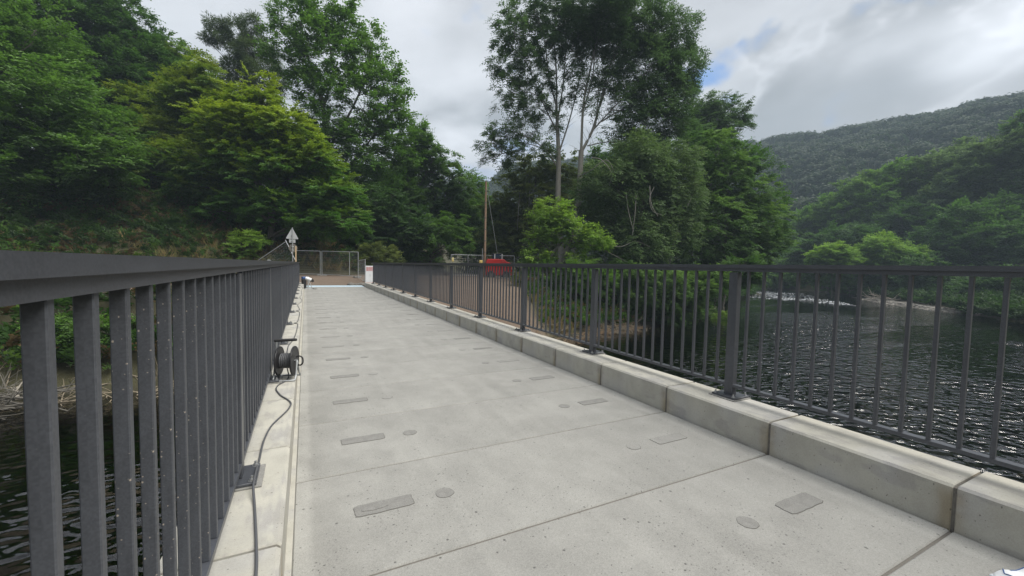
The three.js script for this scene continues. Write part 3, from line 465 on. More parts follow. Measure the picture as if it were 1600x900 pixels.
// right side of the road and the far bank
tree({ label: 'tree full of hanging stems behind the wooden pole and red vehicle', d: 50, pal: 'olive', lobes: [[800, 300, 34], [835, 270, 34], [815, 355, 36], [790, 395, 30], [850, 330, 40], [845, 390, 36], [870, 280, 34]], r0: 0.2, size: 1.05, light: -0.1, twigs: [[0.05, 0.02, [812, 300, -3], [810, 330, -3], [808, 360, -3]], [0.04, 0.02, [828, 290, -3], [826, 330, -3]], [0.04, 0.015, [838, 340, -4], [832, 365, -4], [815, 385, -4]]] });
tree({ name: 'ash_tree', label: 'tall ash with the left one of two pale trunks, open crown against the sky', category: 'ash tree', d: 45, pal: 'ash', kind: 'ash', size: 1.0, jump: 0.9, split: 99, dens: 0.7, bark: M.barkPale, r0: 0.36, foot: [877, 420, 45],
  lobes: [[802, 55, 30], [832, 25, 36], [872, 12, 36], [790, 105, 22], [828, 105, 26], [800, 150, 24], [838, 165, 18], [788, 205, 16], [766, 222, 15], [815, 200, 20], [850, 232, 16], [884, 50, 30], [860, 75, 22], [776, 245, 14], [845, 130, 16], [810, 235, 13], [890, 112, 13], [884, 152, 11], [860, 192, 11], [897, 85, 14]],
  frame: [[0.36, 0.27, [877, 420], [875, 360], [872, 310], [873, 250]], [0.26, 0.13, [873, 250], [871, 200], [869, 160]], [0.10, 0.04, [869, 165], [858, 120], [850, 60], [838, 25]], [0.11, 0.04, [870, 170], [869, 110], [866, 60], [868, 20]], [0.10, 0.03, [871, 190], [880, 130], [884, 80], [886, 40]], [0.10, 0.03, [873, 240], [889, 190], [903, 135], [912, 85]], [0.09, 0.03, [872, 262], [850, 232], [815, 210], [785, 205]], [0.09, 0.03, [870, 205], [848, 160], [828, 110], [806, 60]], [0.07, 0.02, [868, 180], [840, 150], [805, 140]], [0.06, 0.02, [850, 232], [820, 225], [785, 240]]] });
tree({ name: 'ash_tree', label: 'tall ash with the right one of two pale trunks, dense crown towards the hill', category: 'ash tree', d: 44, pal: 'ash', kind: 'ash', size: 1.0, jump: 1.0, split: 99, dens: 0.85, bark: M.barkPale, r0: 0.35, foot: [893, 420, 44],
  lobes: [[922, 10, 42], [972, 18, 46], [1012, 52, 42], [1048, 62, 36], [1058, 108, 34], [1012, 112, 44], [1040, 155, 40], [985, 160, 26], [1012, 192, 34], [1056, 190, 22], [932, 62, 30], [968, 78, 34], [988, 222, 20], [945, 130, 15], [1062, 140, 26], [1000, 235, 26], [948, 20, 40], [912, 130, 13], [922, 165, 10], [960, 125, 15], [903, 45, 18], [968, 195, 12]],
  frame: [[0.36, 0.28, [895, 420], [900, 360], [905, 300], [908, 235]], [0.15, 0.06, [908, 235], [912, 160], [924, 100], [938, 40]], [0.17, 0.08, [908, 238], [925, 205], [938, 160], [950, 110]], [0.09, 0.03, [950, 112], [962, 80], [985, 40]], [0.09, 0.03, [925, 205], [955, 172], [990, 135], [1025, 95]], [0.10, 0.03, [912, 170], [926, 120], [930, 60]], [0.09, 0.03, [938, 165], [955, 110], [966, 60]], [0.07, 0.03, [918, 228], [948, 222], [985, 226]], [0.08, 0.03, [940, 190], [975, 170], [1015, 165], [1040, 150]], [0.07, 0.02, [930, 198], [935, 140], [932, 90]], [0.07, 0.02, [955, 172], [985, 175], [1010, 195]]] });
tree({ label: 'small open crowned tree right of the ashes, against the cloud bank', d: 62, pal: 'ash', kind: 'ash', size: 1.1, lobes: [[1105, 178, 22], [1142, 175, 20], [1078, 192, 22], [1128, 208, 30], [1160, 190, 14], [1095, 220, 30], [1128, 160, 12]], r0: 0.2, sparse: 0.85 });
tree({ label: 'low tree with bright fresh leaves round a thick leaning trunk', d: 36, pal: 'bright', kind: 'broad', size: 0.75, jump: 0.8, lobes: [[862, 326, 15, 0.7], [845, 340, 13, 0.6], [878, 344, 17, 0.6], [900, 358, 15, 0.5], [858, 365, 16, 0.5], [838, 372, 10, 0.6], [925, 372, 17, 0.45], [946, 382, 11, 0.45], [905, 384, 13, 0.5], [840, 402, 16, 0.6], [905, 408, 15, 0.6], [866, 350, 12, 0.6]], r0: 0.26, foot: [880, 430, 36], frame: [[0.27, 0.14, [876, 430], [884, 395], [893, 368], [890, 345]], [0.13, 0.06, [850, 425], [866, 392], [884, 372], [895, 360]]] });
tree({ label: 'big dark willow like tree with bare twigs hanging down the bank', d: 41, pal: 'willow', kind: 'ash', size: 1.0, split: 99, dens: 0.95, jump: 1.3, lobes: [[955, 285, 38], [1000, 255, 42], [1050, 262, 40], [985, 320, 40], [1030, 315, 40], [1065, 305, 34], [950, 345, 30], [1012, 262, 36], [1000, 372, 40, 0.8], [1045, 365, 40], [960, 395, 34], [930, 300, 28]], r0: 0.35, droop: 0.25, light: -0.15,
  twigs: [[0.05, 0.02, [978, 300, -3], [982, 330, -3], [990, 362, -3]], [0.045, 0.02, [994, 305, -3], [992, 335, -3], [988, 368, -3]], [0.04, 0.02, [1015, 290, -3.5], [1018, 320, -3.5], [1028, 338, -3.5]], [0.05, 0.02, [943, 383, -3.5], [972, 385, -3.5], [992, 377, -3.5], [1016, 386, -3.5]], [0.035, 0.02, [942, 390, -3.5], [962, 400, -3.5], [985, 412, -3.5]], [0.06, 0.025, [905, 275, -1], [925, 265, -2], [948, 250, -3], [960, 268, -3]], [0.05, 0.02, [925, 246, -2], [940, 250, -3], [955, 270, -3], [952, 290, -3]], [0.03, 0.015, [1022, 292, -3.5], [1015, 310, -3.5], [1020, 330, -3.5], [1035, 336, -3.5]]] });
tree({ label: 'alder with a leaning pale stem standing over the river bank', d: 45, pal: 'alder', kind: 'broad', size: 1.0, lobes: [[1100, 290, 40], [1142, 268, 30], [1150, 322, 40], [1182, 345, 34], [1120, 355, 44], [1185, 300, 20], [1165, 388, 38, 0.8], [1118, 235, 28], [1200, 375, 26, 0.8], [1090, 395, 36, 0.8], [1135, 400, 30]], r0: 0.22, dens: 0.95, split: 99, jump: 1.2, light: -0.1, twigs: [[0.12, 0.05, [1046, 412, -4], [1054, 375, -4], [1068, 335, -4], [1082, 305, -3], [1092, 275, -2]], [0.05, 0.02, [1066, 338, -4], [1058, 320, -4], [1060, 305, -4]]] });
tree({ label: 'shady tree behind the willow like tree and the alder', d: 58, pal: 'dark', size: 1.3, lobes: [[1080, 240, 34], [1130, 255, 34], [1010, 245, 34], [960, 265, 40], [1170, 260, 30], [910, 300, 40], [940, 350, 44], [1080, 340, 50], [1150, 380, 50], [1000, 380, 50], [1195, 330, 30]], r0: 0.3 });
bush('leafy bush hanging over the water on the far bank', 35, [[1000, 440, 28], [1035, 455, 32], [1078, 452, 30], [1112, 440, 22], [1050, 490, 20, 0.8], [1085, 485, 16, 0.9], [990, 470, 18]], 'alder', { kind: 'near', size: 0.62, dens: 1.5, light: -0.05, low: -3 });
bush('small light green bush at the waterline beside the dead log', 42, [[1128, 498, 9], [1110, 512, 8], [1120, 505, 8]], 'bright', { kind: 'near', size: 0.45, dens: 1.5 });
bush('bush on the bank seen through the railing below the leaning trunk', 35, [[905, 440, 30], [870, 450, 26], [940, 440, 26], [850, 430, 22], [880, 480, 18]], 'mid', { kind: 'near', size: 0.65, dens: 1.3 });
bush('dark bush between the willow like tree and the river', 38, [[975, 425, 26], [950, 455, 22], [1140, 430, 22], [1165, 425, 24]], 'dark', { kind: 'broad' });
// other bank, far right
const RB = [
  ['pale green tree nearest the river bend, lowest in front of the hill', 118, [[1232, 375, 26], [1262, 360, 30], [1240, 400, 26]], 'alder'],
  ['round topped light tree second from the river bend', 116, [[1290, 340, 34], [1318, 325, 30], [1300, 375, 40]], 'mid'],
  ['rounded tree in the middle of the rising row on the other bank', 112, [[1345, 310, 36], [1375, 295, 32], [1350, 350, 44]], 'alder'],
  ['broad light topped tree half way up the row on the other bank', 108, [[1400, 285, 34], [1365, 325, 40], [1420, 320, 44]], 'mid'],
  ['dark rounded tree below the broad light topped one', 100, [[1400, 355, 46], [1450, 345, 44], [1350, 385, 34]], 'dark'],
  ['tall tree with a greyish crown right of the row', 104, [[1450, 275, 36], [1485, 262, 36], [1475, 310, 46]], 'willow'],
  ['tall grey green tree under the hill, second from the right edge', 96, [[1525, 262, 42], [1500, 300, 40], [1550, 300, 46]], 'willow'],
  ['tall tree cut by the right edge of the view', 90, [[1590, 255, 50], [1575, 310, 50], [1630, 290, 60], [1660, 220, 60]], 'willow'],
  ['dark tree low down at the right edge, above the handrail', 80, [[1580, 370, 54], [1540, 385, 50, 0.8], [1620, 380, 60]], 'dark'],
  ['dark spreading tree over the bank left of the right edge', 84, [[1500, 365, 50], [1470, 395, 44, 0.8], [1530, 350, 40]], 'dark'],
  ['deep green tree in the shade behind the light bushes', 94, [[1290, 395, 36], [1330, 385, 36], [1260, 405, 28]], 'deep'],
  ['tall tree outside the right edge of the view', 80, [[1720, 200, 80], [1700, 320, 80], [1800, 250, 100]], 'dark'],
];
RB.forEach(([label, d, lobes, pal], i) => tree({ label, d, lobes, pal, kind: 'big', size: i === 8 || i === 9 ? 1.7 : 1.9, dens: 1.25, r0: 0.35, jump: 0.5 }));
bush('light green bush on the other bank just above the handrail', 80, [[1300, 398, 20], [1285, 405, 16], [1318, 405, 16]], 'bright', { size: 1.1, light: -0.2, kind: 'big' });
bush('broad light green bush right of the smaller one on the other bank', 82, [[1372, 392, 26], [1345, 405, 22], [1402, 402, 26], [1420, 408, 16]], 'bright', { size: 1.2, light: -0.25, kind: 'big' });
bush('dark bank bush behind the gravel bar', 84, [[1340, 440, 26, 0.7], [1300, 440, 22, 0.7], [1260, 430, 24, 0.7], [1390, 440, 28, 0.7]], 'dark', { size: 1.3, kind: 'big', low: -2.5 });
bush('dark bush overhanging the water at the right end of the gravel bar', 74, [[1450, 440, 30, 0.8], [1490, 445, 32, 0.8], [1430, 425, 26]], 'deep', { size: 1.2, kind: 'big', low: -3 });
bush('dark bush overhanging the water at the right edge of the view', 60, [[1550, 450, 40, 0.8], [1600, 455, 44, 0.8], [1660, 450, 60, 0.8]], 'deep', { size: 1.2, kind: 'big', low: -3 });
bush('low bank bush at the upstream end of the riffle', 112, [[1180, 430, 22], [1215, 428, 20], [1240, 435, 14]], 'mid', { size: 1.5, kind: 'big', low: -2.5 });

{ // the wood on the far hillside: one mass
  const r = rng(5), mk = (seed, conifer) => { const q = rng(seed), list = [], n = conifer ? 150 : 210; for (let i = 0; i < n; i++) { const a = q() * 6.283; if (conifer) { const h = Math.pow(q(), 0.8), R = (1 - h) * 2.2 * (0.6 + 0.5 * q()); list.push([Math.cos(a) * R * 0.5, 1.5 + h * 12, Math.sin(a) * R * 0.5, Math.cos(a), -0.5, Math.sin(a), Math.cos(a) * 0.6, 1, Math.sin(a) * 0.6, 0.8 + R * 0.7, 1.1, 0.7 + 0.5 * q()]); } else { const y = q() * 1.5 - 0.5, c = Math.sqrt(Math.max(0, 1 - y * y * 0.6)), R = 0.75 + 0.35 * q(); list.push([Math.cos(a) * c * 3 * R, 6.5 + y * 3.8 * R, Math.sin(a) * c * 3 * R, Math.cos(a + 1.5) + q() - 0.5, -0.3 * q(), Math.sin(a + 1.5) + q() - 0.5, Math.cos(a) * c + 0.2 * (q() - 0.5), y + 0.3, Math.sin(a) * c + 0.2 * (q() - 0.5), 1.5, 1.3, 0.85 + 0.3 * q()]); } } return leafGeo(list); };
  const F1 = new Leaves(), F2 = new Leaves(), p = new THREE.Vector3(), up = new THREE.Vector3();
  for (let k = 0; k < 15000; k++) {
    const th = lerp(12, 90, r()), rr = Math.sqrt(lerp(140 * 140, 470 * 470, r())), a = th * Math.PI / 180, x = Math.sin(a) * rr, z = -Math.cos(a) * rr; if (footDist(x, z) > 0 && rr < 170) continue;
    const h = height(x, z), e = (h - EYE) / rr; if (h < 2 || e < 0.01) continue; p.set(x, h, z); up.set(r() - 0.5, 0, r() - 0.5);
    const con = r() < 0.25 + 0.6 * sstep(0.4, 0.6, fbm(th * 0.3, rr * 0.02, 3, 9)), s = (q => con ? 0.45 + 0.3 * r() : 0.65 + 0.6 * r())(0); (con ? F2 : F1).add(p, up, s, mixCol(con ? 'pine' : 'dark', r() * 0.6, r).multiplyScalar(con ? 0.38 : 0.28), r, 0.06);
  }
  const g = new THREE.Group(); g.name = 'hillside_wood'; scene.add(g); stuff(g, 'hazy wooded hillside far across the river, beyond the bank trees', 'wood');
  F1.build('broadleaf_wood', [mk(3), mk(4)], g).forEach((m) => stuff(m)); F2.build('conifer_wood', [mk(6, 1)], g).forEach((m) => stuff(m));
}
{ // undergrowth of the banks and slopes
  const r = rng(77), B = new Leaves(), D = new Leaves(), p = new THREE.Vector3(), dir = new THREE.Vector3();
  const grass = (() => { const q = rng(9), list = []; for (let i = 0; i < 26; i++) { const a = q() * 6.283, t = 0.2 + 0.5 * q(); list.push([(q() - 0.5) * 0.25, 0, (q() - 0.5) * 0.25, Math.cos(a) * t, 1, Math.sin(a) * t, Math.cos(a + 1.57), 0.1, Math.sin(a + 1.57), 0.5 + 0.5 * q(), 0.025, 0.7 + 0.6 * q()]); } return leafGeo(list); })();
  for (let k = 0; k < 30000; k++) {
    const x = lerp(-40, 34, r()), z = lerp(-58, -18, r()), f = footDist(x, z), d = poly(FAR, x) - z; if (d < 1.2 || isDirt(x, z) > 0.25) continue; if (Math.abs(x - 1.5) < 3.2 && z > -27) continue; if (f < 0.4 && x < 14 && z < -25.5 && x > -12) continue;
    const h = height(x, z), n = fbm(x * 0.25, z * 0.25, 3, 15), brown = sstep(4, 0.5, Math.abs(f - 1)) * sstep(-16, -8, x) * sstep(9, 4, x) * 0.8 + sstep(0.55, 0.7, n) * 0.6;
    p.set(x, h + 0.1 + 0.5 * r(), z); dir.set(r() - 0.5, 0.35 + 0.5 * r(), r() - 0.5 + 0.25);
    if (r() < brown * 0.75) { if (r() < 0.6) { p.y = h - 0.02; dir.set(r() - 0.5, 0, r() - 0.5); D.add(p, dir, 0.7 + 0.8 * r(), r() < 0.5 ? col(0.20, 0.15, 0.06) : col(0.15, 0.15, 0.05), r, 0.1); } }
    else B.add(p, dir, 0.5 + 0.55 * r(), r() < 0.2 ? col(0.12, 0.085, 0.04) : mixCol(r() < 0.12 ? 'alder' : n > 0.5 ? 'dark' : 'deep', r(), r).multiplyScalar(z > -26 ? 0.9 : 0.72), r);
  }
  for (let k = 0; k < 9000; k++) { // bank cover upstream, coarser
    const left = r() < 0.5, x = left ? lerp(34, 120, r()) : lerp(48, 135, r()), s = r(), z = left ? poly(FAR, x) - lerp(-0.3, 16, s * s) : poly(NEAR, x) + lerp(0.3, 18, s * s); if (!left && x > 78 && x < 95 && z < poly(NEAR, x) + 2.6) continue;
    const h = Math.max(height(x, z), WL); p.set(x, h + 0.1 + 0.9 * r(), z); dir.set(r() - 0.5, 0.2 + 0.5 * r(), r() - 0.5); B.add(p, dir, 1.0 + 0.9 * r(), mixCol('deep', r() * 0.7, r).multiplyScalar(left ? 0.9 : 0.6), r);
  }
  stuff(B.build('undergrowth', [SPRAY.broad[1]], scene)[0], 'brambles and low green plants covering the banks and the foot of the slope', 'undergrowth');
  stuff(D.build('dry_grass', [grass], scene, M.dry)[0], 'dry brown grass along the foot of the wooded slope', 'grass');
}

{ // white water of the riffle
  const r = rng(93), W = new Leaves(), g = new THREE.IcosahedronGeometry(0.5, 1); { const p = g.attributes.position; for (let i = 0; i < p.count; i++) { const s = 0.7 + 0.6 * fbm(p.getX(i) * 5, p.getZ(i) * 5 + p.getY(i), 2, 4); p.setXYZ(i, p.getX(i) * s, p.getY(i) * 0.05, p.getZ(i) * s * 0.3); } g.computeVertexNormals(); g.setAttribute('color', new THREE.Float32BufferAttribute(new Array(p.count * 3).fill(1), 3)); }
  for (let k = 0; k < 2600; k++) { const x = lerp(72, 100, r()), m = r() * 0.62, z = lerp(poly(FAR, x) + 1, poly(NEAR, x) - 1.5, m); if (fbm(x * 0.35, z * 0.5, 3, 7) < 0.46 || x - 72 < (1 - m) * 3) continue; W.add(new THREE.Vector3(x, WL + 0.01 + 0.03 * r(), z), new THREE.Vector3(0.34 + 0.3 * (r() - 0.5), 0, 0.94), 0.35 + 0.8 * r() * r(), col(0.27, 0.285, 0.30), r, 0.2); }
  stuff(W.build('white_water', [g], scene, M.dry)[0], 'bright broken water of the riffle at the river bend', 'white water');
}

bush('low green plants at the water seen between the nearest left railing bars', 15.5, [[25, 540, 36, 0.7], [100, 528, 34, 0.7], [165, 520, 30, 0.7], [-40, 545, 40, 0.7]], 'mid', { kind: 'near', size: 0.42, dens: 1.1, low: -3, light: -0.1 });

// ------------------------------------------------------------------ things on and round the bridge
const V = (x, y, z) => new THREE.Vector3(x, y, z);
const tube = (pts, r, seg = 40, sides = 8, closed = false) => new THREE.TubeGeometry(new THREE.CatmullRomCurve3(pts.map(P3), closed, 'catmullrom', 0.4), seg, r, sides, closed);
const rod = (a, b, r, sides = 8) => { a = P3(a); b = P3(b); const d = b.clone().sub(a), g = new THREE.CylinderGeometry(r, r, d.length(), sides); g.translate(0, d.length() / 2, 0).applyQuaternion(new THREE.Quaternion().setFromUnitVectors(V(0, 1, 0), d.normalize())).translate(a.x, a.y, a.z); return g; };
{ // cable drum on the left kerb
  const t = thing('cable_reel', 'black cable drum on a tube stand, standing on the left kerb', 'cable reel', [-0.165, KH, -4.42], -0.24); t.scale.setScalar(0.93);
  const prof = (pts) => new THREE.LatheGeometry(pts.map((p) => new THREE.Vector2(...p)), 36).rotateZ(Math.PI / 2);
  const flange = prof([[0.02, -0.004], [0.13, -0.004], [0.146, -0.009], [0.149, 0], [0.146, 0.009], [0.13, 0.005], [0.06, 0.012], [0.02, 0.012], [0.02, -0.004]]);
  for (const x of [-0.07, 0.07]) { const f = put('flange', flange, M.black, t); f.position.set(x, 0.19, 0); f.scale.x = x < 0 ? -1 : 1; }
  put('core', new THREE.CylinderGeometry(0.062, 0.062, 0.13, 28).rotateZ(Math.PI / 2).translate(0, 0.19, 0), M.black, t);
  const turns = []; for (let i = 0; i < 6; i++) turns.push(new THREE.TorusGeometry(0.069, 0.0085, 8, 30).rotateY(Math.PI / 2).translate(-0.05 + i * 0.017, 0.19, 0)); put('wound_cable', mergeGeometries(turns), M.cable, t);
  put('frame', mergeGeometries([tube([[-0.092, 0.39, 0.0], [-0.098, 0.24, 0.01], [-0.1, 0.05, 0.075], [-0.098, 0.012, 0.1], [-0.05, 0.01, 0.115], [0.06, 0.01, 0.115], [0.1, 0.012, 0.1]], 0.0085, 50), tube([[-0.098, 0.24, -0.01], [-0.1, 0.05, -0.075], [-0.098, 0.012, -0.1], [-0.05, 0.01, -0.115], [0.06, 0.01, -0.115], [0.098, 0.012, -0.1], [0.1, 0.05, -0.06], [0.098, 0.19, 0], [0.1, 0.05, 0.06], [0.1, 0.012, 0.1]], 0.0085, 70), rod([-0.1, 0.19, 0], [0.1, 0.19, 0], 0.008)]), M.galv, t);
  put('grip', mergeGeometries([rod([-0.105, 0.4, 0], [0.085, 0.405, 0], 0.0145, 14), new THREE.SphereGeometry(0.0145, 12, 8).translate(-0.105, 0.4, 0), new THREE.SphereGeometry(0.0145, 12, 8).translate(0.085, 0.405, 0)]), M.rubber, t);
  put('crank_loop', tube([[0.085, 0.225, 0.0], [0.12, 0.235, 0.005], [0.15, 0.215, 0.008], [0.152, 0.165, 0.008], [0.13, 0.14, 0.005], [0.105, 0.145, 0]], 0.008, 30), M.rubber, t);
  put('socket_plate', mergeGeometries([0, 1, 2].map((k) => new THREE.CylinderGeometry(0.024, 0.024, 0.014, 16).rotateZ(Math.PI / 2).translate(-0.083, 0.19 + Math.cos(k * 2.1) * 0.055, Math.sin(k * 2.1) * 0.055))), M.rubber, t);
}
const onKerb = (x, z, y = KH + 0.007) => V(x, y, z);
const slack = (pts, name, label) => tag(put(name, tube(pts, 0.0056, pts.length * 14, 8), M.cable, scene), label, 'cable');
slack([onKerb(-0.15, -0.6), onKerb(-0.15, -1.2), onKerb(-0.163, -1.64), onKerb(-0.18, -1.84), onKerb(-0.214, -2.14), onKerb(-0.232, -2.28, KH + 0.034), onKerb(-0.235, -2.46, KH + 0.034), onKerb(-0.238, -2.62), onKerb(-0.238, -2.9), onKerb(-0.212, -3.16), onKerb(-0.13, -3.44), onKerb(-0.108, -3.6), onKerb(-0.135, -3.72), onKerb(-0.19, -3.86), onKerb(-0.235, -4.06), onKerb(-0.225, -4.2), onKerb(-0.18, -4.3), V(-0.15, KH + 0.02, -4.4), V(-0.16, KH + 0.11, -4.38)], 'power_cable', 'grey power cable snaking along the left kerb from the drum towards the viewer');
{
  const pts = [V(-0.14, KH + 0.12, -4.46), onKerb(-0.12, -4.62), onKerb(-0.15, -4.9), onKerb(-0.2, -5.4), onKerb(-0.21, -6.1), onKerb(-0.165, -6.6), onKerb(-0.14, -7.2), onKerb(-0.13, -8.0), onKerb(-0.135, -8.3), onKerb(-0.2, -8.4), onKerb(-0.14, -8.6), onKerb(-0.12, -9.8), onKerb(-0.135, -10.3), onKerb(-0.2, -10.5), onKerb(-0.13, -10.8)];
  for (let z = -12; z > -23.5; z -= 1.3) pts.push(onKerb(-0.14 + 0.05 * Math.sin(z * 2.2), z)); slack(pts, 'power_cable', 'dark power cable lying along the left kerb beyond the drum');
}
{ // machine at the far end of the left kerb
  const t = thing('drilling_machine', 'small white and black machine standing at the far end of the left kerb', 'machine', [0.02, 0.0, -23.6], 0.3);
  put('stand', mergeGeometries([bar(0.34, 0.03, 0.4, 0.006).translate(0.05, 0.02, 0.05), bar(0.05, 0.62, 0.05, 0.006).translate(0.08, 0.34, 0.05), rod([0.08, 0.5, 0.05], [0.24, 0.03, 0.18], 0.014)]), M.galv, t);
  put('motor', mergeGeometries([new THREE.CylinderGeometry(0.085, 0.085, 0.24, 20).rotateZ(1.25).translate(0.1, 0.5, 0.05), new THREE.SphereGeometry(0.086, 18, 12).translate(0.0, 0.535, 0.05)]), M.white, t);
  put('handle', mergeGeometries([tube([[0.2, 0.5, 0.06], [0.3, 0.47, 0.08], [0.33, 0.38, 0.08], [0.27, 0.34, 0.06]], 0.026, 24), new THREE.CylinderGeometry(0.05, 0.06, 0.12, 14).translate(0.24, 0.42, 0.06)]), M.black, t);
  put('tank', mergeGeometries([bar(0.2, 0.46, 0.22, 0.03).translate(-0.1, 0.26, -0.02), new THREE.CylinderGeometry(0.03, 0.035, 0.06, 12).translate(-0.1, 0.52, -0.02)]), M.black, t);
  put('lid', bar(0.205, 0.12, 0.225, 0.03).translate(-0.1, 0.56, -0.02), M.blue, t);
  put('hose', tube([[0.18, 0.04, 0.2], [0.28, 0.012, 0.3], [0.2, 0.012, 0.42], [0.3, 0.012, 0.5], [0.38, 0.012, 0.36]], 0.012, 40), M.rubber, t);
}
{ // red and white site barrier at the end of the right kerb
  const t = thing('site_barrier', 'white site barrier board with dark red blocks at the far end of the right railing', 'barrier', [3.42, 0.0, -25.6], -0.2);
  put('board', uvMetres(bar(0.5, 1.12, 0.035, 0.012).translate(0, 0.66, 0), 1), M.white, t);
  for (let k = 0; k < 4; k++) put('red_block', bar(0.06, 0.24, 0.004, 0).translate(-0.165 + k * 0.11, 1.04, 0.0205), M.signRed, t), put('red_block', bar(0.07, 0.1, 0.004, 0).translate(-0.165 + k * 0.11, 0.2, 0.0205), M.signRed, t);
  put('mark', bar(0.02, 0.16, 0.003, 0).translate(0.0, 0.66, 0.0205), M.galv, t);
  put('foot', bar(0.3, 0.11, 0.75, 0.02).translate(0, 0.055, 0), M.rubber, t);
  put('post', mergeGeometries([rod([-0.19, 0.05, -0.03], [-0.19, 1.16, -0.03], 0.018), rod([0.19, 0.05, -0.03], [0.19, 1.16, -0.03], 0.018)]), M.galv, t);
}
{ const r = rng(4); for (let k = 0; k < 5; k++) { const g = new THREE.IcosahedronGeometry(0.16 + 0.09 * r(), 2), p = g.attributes.position; for (let i = 0; i < p.count; i++) { const s = 0.8 + 0.45 * fbm(p.getX(i) * 6 + k, p.getY(i) * 6 + p.getZ(i) * 5, 3, k); p.setXYZ(i, p.getX(i) * s, p.getY(i) * s * 0.65, p.getZ(i) * s); } g.computeVertexNormals(); const x = 2.5 + k * 0.22, z = -27.0 - 0.35 * r(); const m = put('rubble_stone', g, M.filler, scene); m.position.set(x, height(x, z) + 0.07, z); m.rotation.y = r() * 6; tag(m, 'dark rubble stone in the small heap at the road end beside the site barrier', 'stone', 'rubble stones beside the barrier'); } }

// mesh fence panel between two feet; up is the vector of its uprights
function fencePanel(label, a, b, up, mids = [], feet = true) {
  const A = P3(a), t = thing('fence_panel', label, 'fence panel', A.toArray()), B = P3(b).sub(A), U = P3(up), O = V(0, 0, 0), at = (s, q) => B.clone().multiplyScalar(s).addScaledVector(U, q);
  put('upright', rod(O, at(0, 1), 0.026), M.galv, t); put('upright', rod(at(1, 0), at(1, 1), 0.026), M.galv, t);
  put('top_bar', rod(at(0, 1), at(1, 1), 0.026), M.galv, t); put('lower_bar', rod(at(0, 0.06), at(1, 0.06), 0.024), M.galv, t);
  for (const m of mids) put('upright', rod(at(m, 0.06), at(m, 1), 0.024), M.galv, t);
  const w = [], L = B.length(); for (let k = 1; k < L / 0.1; k++) w.push(rod(at(k * 0.1 / L, 0.06), at(k * 0.1 / L, 1), 0.002, 4)); for (let q = 0.14; q < 1; q += 0.1) w.push(rod(at(0, q), at(1, q), 0.002, 4));
  stuff(put('wire_mesh', mergeGeometries(w), M.galv, t));
  if (feet) for (const s of [0.02, 0.98]) { const p = at(s, 0), n = V(-B.z, 0, B.x).normalize(), g = bar(0.22, 0.13, 0.66, 0.02).rotateY(Math.atan2(n.x, n.z)).translate(p.x, 0.03, p.z); put('foot_block', g, M.mortar[1], t); }
  return t;
}
const gp = (px, d, lift = 0) => { const p = survey(px, 430, d); p.y = height(p.x, p.z) + lift; return p; };
const UP2 = V(0, 2.0, 0);
fencePanel('mesh fence panel left of the road gap, next to the road signs', gp(462, 33.5), gp(500.5, 33.6), UP2);
fencePanel('mesh fence panel across the road gap, between the double posts and the corner', gp(503, 33.6), gp(559.6, 31.8), V(0.0, 2.0, 0), [0.77]);
fencePanel('mesh fence panel sloping down from the corner to the site barrier', survey(559.6, 440, 31.7), survey(570.5, 441, 29.3), V(0, 1.62, 0), [], false);
{ const a = survey(446, 375, 31), e = survey(388, 414, 31), f = survey(462, 408, 31), ex = e.clone().sub(a).normalize(), ey = f.clone().sub(a).normalize(); fencePanel('tipped mesh fence panel leaning with one corner in the air left of the signs', a.clone().addScaledVector(ex, 3.5), a, ey.clone().multiplyScalar(2.0), [], false); }
fencePanel('mesh fence panel left of the wooden pole behind the right railing', gp(704.5, 40), gp(753, 40.5), V(0, 2.1, 0), [0.54]);
fencePanel('mesh fence panel right of the wooden pole, before the red vehicle', gp(755, 40.5, -0.1), gp(803, 38, -0.1), V(0, 2.2, 0), [0.5]);
{
  const b = gp(457.5, 29.5), t = thing('road_sign', 'back of a triangular road sign with two smaller plates below on one post', 'road sign', b.toArray(), 0.42), H = survey(457.5, 356, 29.5).y - b.y;
  put('post', new THREE.CylinderGeometry(0.03, 0.03, H + 0.02, 12).translate(0, H / 2, 0), M.galv, t);
  const tri = new THREE.Shape(); const s = 0.41; tri.moveTo(0, 0.03); tri.lineTo(-s, -0.72); tri.quadraticCurveTo(-s - 0.02, -0.77, -s + 0.04, -0.77); tri.lineTo(s - 0.04, -0.77); tri.quadraticCurveTo(s + 0.02, -0.77, s, -0.72); tri.closePath();
  put('triangle_plate', new THREE.ExtrudeGeometry(tri, { depth: 0.006, bevelEnabled: true, bevelSize: 0.008, bevelThickness: 0.006, bevelSegments: 1 }).translate(0, H - 0.03, -0.05), M.galv, t);
  put('lower_plate', bar(0.44, 0.24, 0.012, 0.004).translate(0, H - 0.96, -0.045), M.galv, t);
  put('round_plate', new THREE.CylinderGeometry(0.3, 0.3, 0.014, 36).rotateX(Math.PI / 2).translate(0.06, H - 1.45, -0.045), M.filler, t);
  for (const y of [-0.55, -0.96, -1.35, -1.6]) put('clamp', bar(0.14, 0.04, 0.075, 0.004).translate(0, H + y, 0), M.galv, t);
}
{ const b = gp(462.5, 29.2), h = survey(462.5, 385, 29.2).y - b.y; tag(put('wooden_stake', bar(0.085, h + 0.3, 0.05, 0.006).translate(0, h / 2 - 0.15, 0), M.lath, scene), 'pale wooden stake standing right beside the road sign post', 'stake').position.copy(b); }
{ const b = survey(423, 414, 30.5), g = new THREE.Shape([[-0.5, 0], [0.55, 0], [-0.1, 0.52], [-0.2, 0.52]].map((p) => new THREE.Vector2(...p))); tag(put('sheet_metal', new THREE.ExtrudeGeometry(g, { depth: 0.02, bevelEnabled: false }).rotateY(-0.42).translate(0, -0.1, 0), M.galv, scene), 'grey corner of a tipped plate poking up over the left handrail', 'plate').position.copy(b); }
